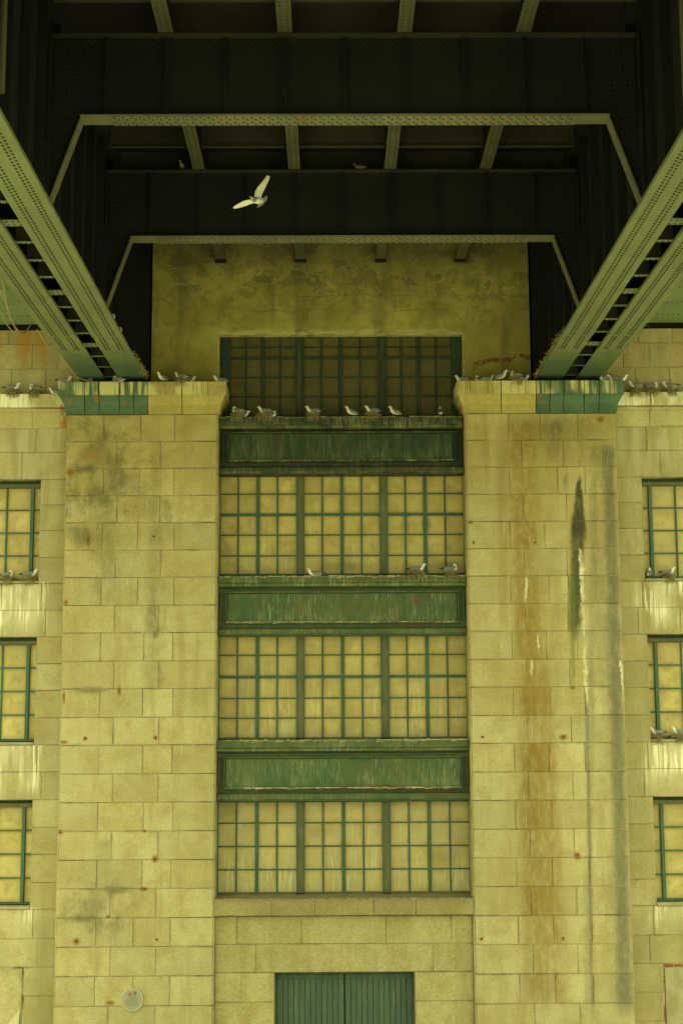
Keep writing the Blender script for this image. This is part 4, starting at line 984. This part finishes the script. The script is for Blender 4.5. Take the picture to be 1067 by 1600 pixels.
def gull(kind, loc, rot, label, s=1.0, tilt=0.0, group='gulls perched on the masonry'):
    t = thing('gull', label, 'gull', loc, group); t.rotation_euler = (0, tilt, R(rot)); t.scale = (s, s, s)
    for nm, me in GM[kind].items():
        o = bpy.data.objects.new('wing' if nm.startswith('wing') else nm, me); C.objects.link(o); o.parent = t
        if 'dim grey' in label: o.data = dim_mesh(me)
    return t
def nest_mesh(seed, r=.17):
    rn = random.Random(seed); m = MB()
    for i in range(330):
        a = rn.uniform(0, 2*math.pi); q = r*rn.uniform(.45, 1.12); z = rn.uniform(-.01, .13)*(1.1-.35*abs(q/r-.75))
        p = Vector((q*math.cos(a), q*.75*math.sin(a), z)); tang = Vector((-math.sin(a), math.cos(a), 0))
        d = (tang + Vector((rn.gauss(0, .6), rn.gauss(0, .6), rn.gauss(0, .45)))).normalized()*rn.uniform(.04, .13)
        m.bar(p-d, p+d, .007, .006)
    for i in range(60):   # wisps hanging over the edge
        p = Vector((rn.uniform(-r, r), -.12-rn.uniform(0, .04), .02)); m.bar(p, p+Vector((rn.gauss(0, .03), -.02, -rn.uniform(.04, .20))), .007, .006)
    vs = []; k = 12
    for q, z in ((.7, 0), (.8, .05), (.65, .095), (.4, .08)): vs += [(r*q*math.cos(i*2*math.pi/k)*rn.uniform(.85, 1.05), r*.75*q*math.sin(i*2*math.pi/k), z) for i in range(k)]
    m.add(vs, [(a*k+i, a*k+(i+1) % k, (a+1)*k+(i+1) % k, (a+1)*k+i) for a in range(3) for i in range(k)] + [tuple(range(3*k, 4*k))])
    me = bpy.data.meshes.new('nest'); me.from_pydata(m.v, [], m.f); finish(me, M_NEST); return me
NM = [nest_mesh(1, .17), nest_mesh(5, .19), nest_mesh(9, .205)]
NB = [0]
def nest(loc, label):
    o = bpy.data.objects.new('nest', NM[NB[0] % 3]); NB[0] += 1; C.objects.link(o); o.location = loc; o.rotation_euler = (0, 0, random.uniform(-.3, .3))
    o['label'] = label; o['category'] = 'nest'; o['group'] = 'straw nests on the ledges'
    o.scale = (.72, .8, .8) if 'cornice' in label else (.8, .85, .8)
def perch(px, Y, Z, kind, rot, label, nst=None, s=1.0, py=600):
    X = P(px, py, Y)[0]
    if nst: nest((X, Y, Z), nst)
    s *= .84
    gull(kind, (X, Y, Z+(.10 if nst else 0) - (.0 if kind == 'stand' else .012)), rot, label, s)
LFT, RGT = 180, 0
# pier caps
zc = CAPZ
perch(254, -0.07, zc, 'stand', 200, 'gull standing alone on the left cap near the concrete wall')
perch(283, -0.07, zc, 'rest', 160, 'left gull of the pair resting mid-way on the left cap', 'low straw nest of the pair on the left cap')
perch(295, -0.04, zc, 'rest', 15, 'right gull of the pair resting mid-way on the left cap')
perch(344, -0.06, zc, 'rest', 185, 'gull resting at the inner corner of the left cap beside the window')
perch(101, -0.08, zc, 'rest', 10, 'gull resting at the outer left corner of the left cap')
perch(141, -0.03, zc, 'stand', 60, 'gull in shade under the left girder end, beside the slack cable', None, .8)
perch(184, -0.07, zc, 'tuck', 150, 'hunched gull in deep shade under the left girder end', None, 1.15)
perch(750, -0.05, zc, 'tuck', 170, 'dim left gull of the pair on the right cap below the red crack')
perch(762, -0.08, zc, 'rest', 15, 'dim right gull of the pair on the right cap below the red crack')
perch(783, -0.06, zc, 'stand', 0, 'upright gull with raised head on the right cap, facing right', None, 1.15)
perch(806, -0.07, zc, 'tuck', 170, 'left gull of the pair by the foot of the right girder', 'low straw nest by the foot of the right girder')
perch(817, -0.08, zc, 'rest', 20, 'right gull of the pair by the foot of the right girder')
perch(722, -0.06, zc, 'rest', 165, 'gull resting at the inner corner of the right cap by the top window')
perch(945, -0.07, zc, 'tuck', 185, 'gull half hidden under the outer edge of the right girder')
perch(959, -0.07, zc, 'rest', 180, 'left gull of the pair at the outer end of the right cap', None, .95)
perch(970, -0.06, zc, 'rest', 0, 'right gull of the pair at the outer end of the right cap')
# side cornices
zk = CZ[0]
perch(20, .33, zk, 'rest', 0, 'gull sitting on the left cornice at the photo edge, facing right', 'straw nest on the left cornice nearest the photo edge', 1.1)
perch(54, .33, zk, 'tuck', 170, 'middle gull sitting on the left cornice, head turned', 'middle straw nest on the left cornice')
perch(87, .33, zk, 'rest', 175, 'gull on the left cornice tight against the pier cap')
perch(993, .33, zk, 'rest', 180, 'gull sitting on the right cornice nearest the pier cap', 'straw nest on the right cornice nearest the pier cap', 1.1)
perch(1019, .33, zk, 'tuck', 0, 'middle gull on the right cornice with a dark back', 'middle straw nest on the right cornice')
perch(1046, .33, zk, 'rest', 160, 'plump white gull on the right cornice, third from the cap', 'third straw nest on the right cornice', 1.1)
perch(1068, .33, zk, 'rest', 0, 'gull on the right cornice cut by the photo edge')
# first ledge
z1 = T1-.005
for px, kind, rot, lab, nl in ((371,'tuck',170,'leftmost gull on the top ledge, sitting by the left pier','leftmost straw nest on the top ledge'),(379,'rest',20,'gull tucked just right of the leftmost gull on the top ledge',None),
    (414,'rest',180,'left gull of the nesting pair near the left end of the top ledge','second straw nest from the left on the top ledge'),(423,'tuck',10,'right gull of the nesting pair near the left end of the top ledge',None),
    (489,'rest',180,'gull on the nest under the left thick mullion of the top window','straw nest under the left thick mullion of the top window'),
    (549,'stand',180,'gull standing mid-ledge on the top panel, head turned left',None),(582,'rest',180,'white headed gull on the nest right of mid-ledge on the top panel','straw nest right of mid-ledge on the top panel'),
    (617,'stand',180,'upright pale gull on the top ledge under the right thick mullion',None),(688,'stand',90,'lone small gull at the right end of the top ledge',None)):
    perch(px, .31, z1, kind, rot, lab, nl, 1.05, 645)
z2 = T2-.005
perch(492, .31, z2, 'rest', 180, 'gull resting on the middle ledge, left of centre', None, 1.1, 895)
perch(652, .31, z2, 'rest', 0, 'gull on the middle ledge with grey back, right of centre', 'thin straw nest on the middle ledge right of centre', 1.15, 895)
perch(705, .31, z2, 'tuck', 0, 'gull sitting at the right end of the middle ledge', 'trailing straw nest at the right end of the middle ledge', 1.15, 895)
# window sills
def sill(px, py, h, kind, rot, lab, nl=None, s=1.05): perch(px, YS+.10, ZS[WIN[h]]+.062, kind, rot, lab, nl, s, py)
sill(12, 905, 2, 'tuck', 10, 'left gull on the sill of the upper left side window', 'left straw nest on the upper left side window sill')
sill(47, 905, 2, 'rest', 0, 'right gull on the sill of the upper left side window', 'right straw nest on the upper left side window sill', 1.15)
sill(1014, 900, 2, 'stand', 70, 'white breasted gull standing on the upper right side window sill')
sill(1044, 900, 2, 'rest', 0, 'gull lying on the sill of the upper right side window', 'flat straw nest on the upper right side window sill')
sill(1027, 1153, 8, 'rest', 180, 'left gull on the sill of the middle right side window', 'left straw nest on the middle right side window sill')
sill(1061, 1153, 8, 'rest', 180, 'right gull on the sill of the middle right side window', 'right straw nest on the middle right side window sill')
# gulls on the steel
for px, py, lab in ((178, 491, 'gull on the inner edge of the left girder, upper one'), (189, 516, 'gull on the inner edge of the left girder, lower one')):
    yy, zz_ = PX(px, py, -4.84); gull('tuck', (-4.88, yy, ZH(GB)+.045), 60, lab, .55)
gull('stand', (P(284, 266, -5.4)[0], -5.4, ZH(FT)), 250, 'dim grey gull on top of the cross beam, left of the flying gull', .62)
gull('rest', (P(562, 262, -5.4)[0], -5.4, ZH(FT)), 180, 'dim grey gull on top of the cross beam, right of the flying gull', .62)

# flying gull, seen from below
FY = -8.3
fx, fz = P(402, 311, FY)
t = thing('gull', 'white gull in flight with spread wings and black wing tips under the deck', 'gull', (fx, FY, fz))
K = FY+34.5; px2m = K*1.05/2234.6
def fp(px, py, dy=0): # offsets in metres about the body
    X, Z = P(px, py, FY+dy); return Vector((X-fx, dy, Z-fz))
mb = MB()
body = [(fp(392, 308, -.16), .006), (fp(394, 309, -.15), .022), (fp(396, 309.5, -.12), .040), (fp(398, 311, -.06), .052), (fp(401, 312.5, .0), .066), (fp(405, 313, .06), .062), (fp(408, 313.5, .12), .045), (fp(410, 314, .17), .025)]
rings = []
for i, (c_, r) in enumerate(body):
    d = (body[min(i+1, 7)][0]-body[max(i-1, 0)][0]).normalized(); u = d.orthogonal().normalized(); v = d.cross(u)
    rings.append((c_, u, v, r, r, (1 if i in (1, 2) else 0)))
loft(mb, rings, 12)
o = bpy.data.objects.new('body', meshof(mb, 'gull_body', [M_WHITE, M_GREY])); C.objects.link(o); o.parent = t
mb = MB(); d = Vector((-.45, -.85, .2)).normalized()
loft(mb, [(body[0][0]+d*(.0+.018*i), (1, 0, 0), (0, 0, 1), r, r, 0) for i, r in enumerate((.013, .010, .006, .002))], 6)
o = bpy.data.objects.new('beak', meshof(mb, 'gull_beak', [M_BEAK])); C.objects.link(o); o.parent = t
def wing(stations, nm='wing'):
    """stations: lead edge, trail edge, thickness"""
    mb = MB(); k = 8; rings = []
    for a_, b_, th, mt in stations:
        c_ = (a_+b_)/2; u = (b_-a_); L = u.length; u.normalize(); v = u.cross(Vector((0, 1, 0))).cross(u) if abs(u.y) < .9 else Vector((0, 0, 1)); v.normalize()
        rings.append((c_, u, v, L/2, th, mt))
    loft(mb, rings, 10)
    o = bpy.data.objects.new(nm, meshof(mb, 'gull_'+nm, [M_WHITE, M_BLACK, M_GREY])); C.objects.link(o); o.parent = t
wing([(fp(396.5, 309.5, -.05), fp(407.5, 313, .06), .020, 0), (fp(398.5, 298, -.03), fp(409, 304, .10), .018, 0), (fp(402, 292, -.03), fp(413, 296, .10), .014, 0), (fp(408, 285, 0), fp(416.5, 288.5, .10), .010, 0), (fp(413.5, 278, .05), fp(420, 281, .12), .008, 0), (fp(417, 273.5, .08), fp(421.8, 275, .13), .006, 1), (fp(419.5, 269.5, .12), fp(421.3, 270, .14), .003, 1)])
wing([(fp(395, 310, -.05), fp(401, 316.5, .06), .020, 0), (fp(389, 311, -.05), fp(392, 318, .10), .018, 0), (fp(381, 313, -.05), fp(384.5, 321, .08), .014, 0), (fp(374, 316.5, -.02), fp(377, 323.5, .08), .010, 0), (fp(368, 320, .02), fp(370, 325, .08), .008, 0), (fp(364, 322.8, .05), fp(365.5, 325.6, .09), .006, 1), (fp(360, 324.6, .08), fp(360.6, 325.4, .1), .003, 1)])
wing([(fp(406.5, 310.5, .14), fp(403, 317, .14), .016, 0), (fp(412, 308, .20), fp(403, 320, .20), .010, 2), (fp(417.8, 304, .27), fp(400.5, 324.5, .27), .006, 2), (fp(417.5, 311, .30), fp(409, 321, .30), .003, 2)], 'tail')
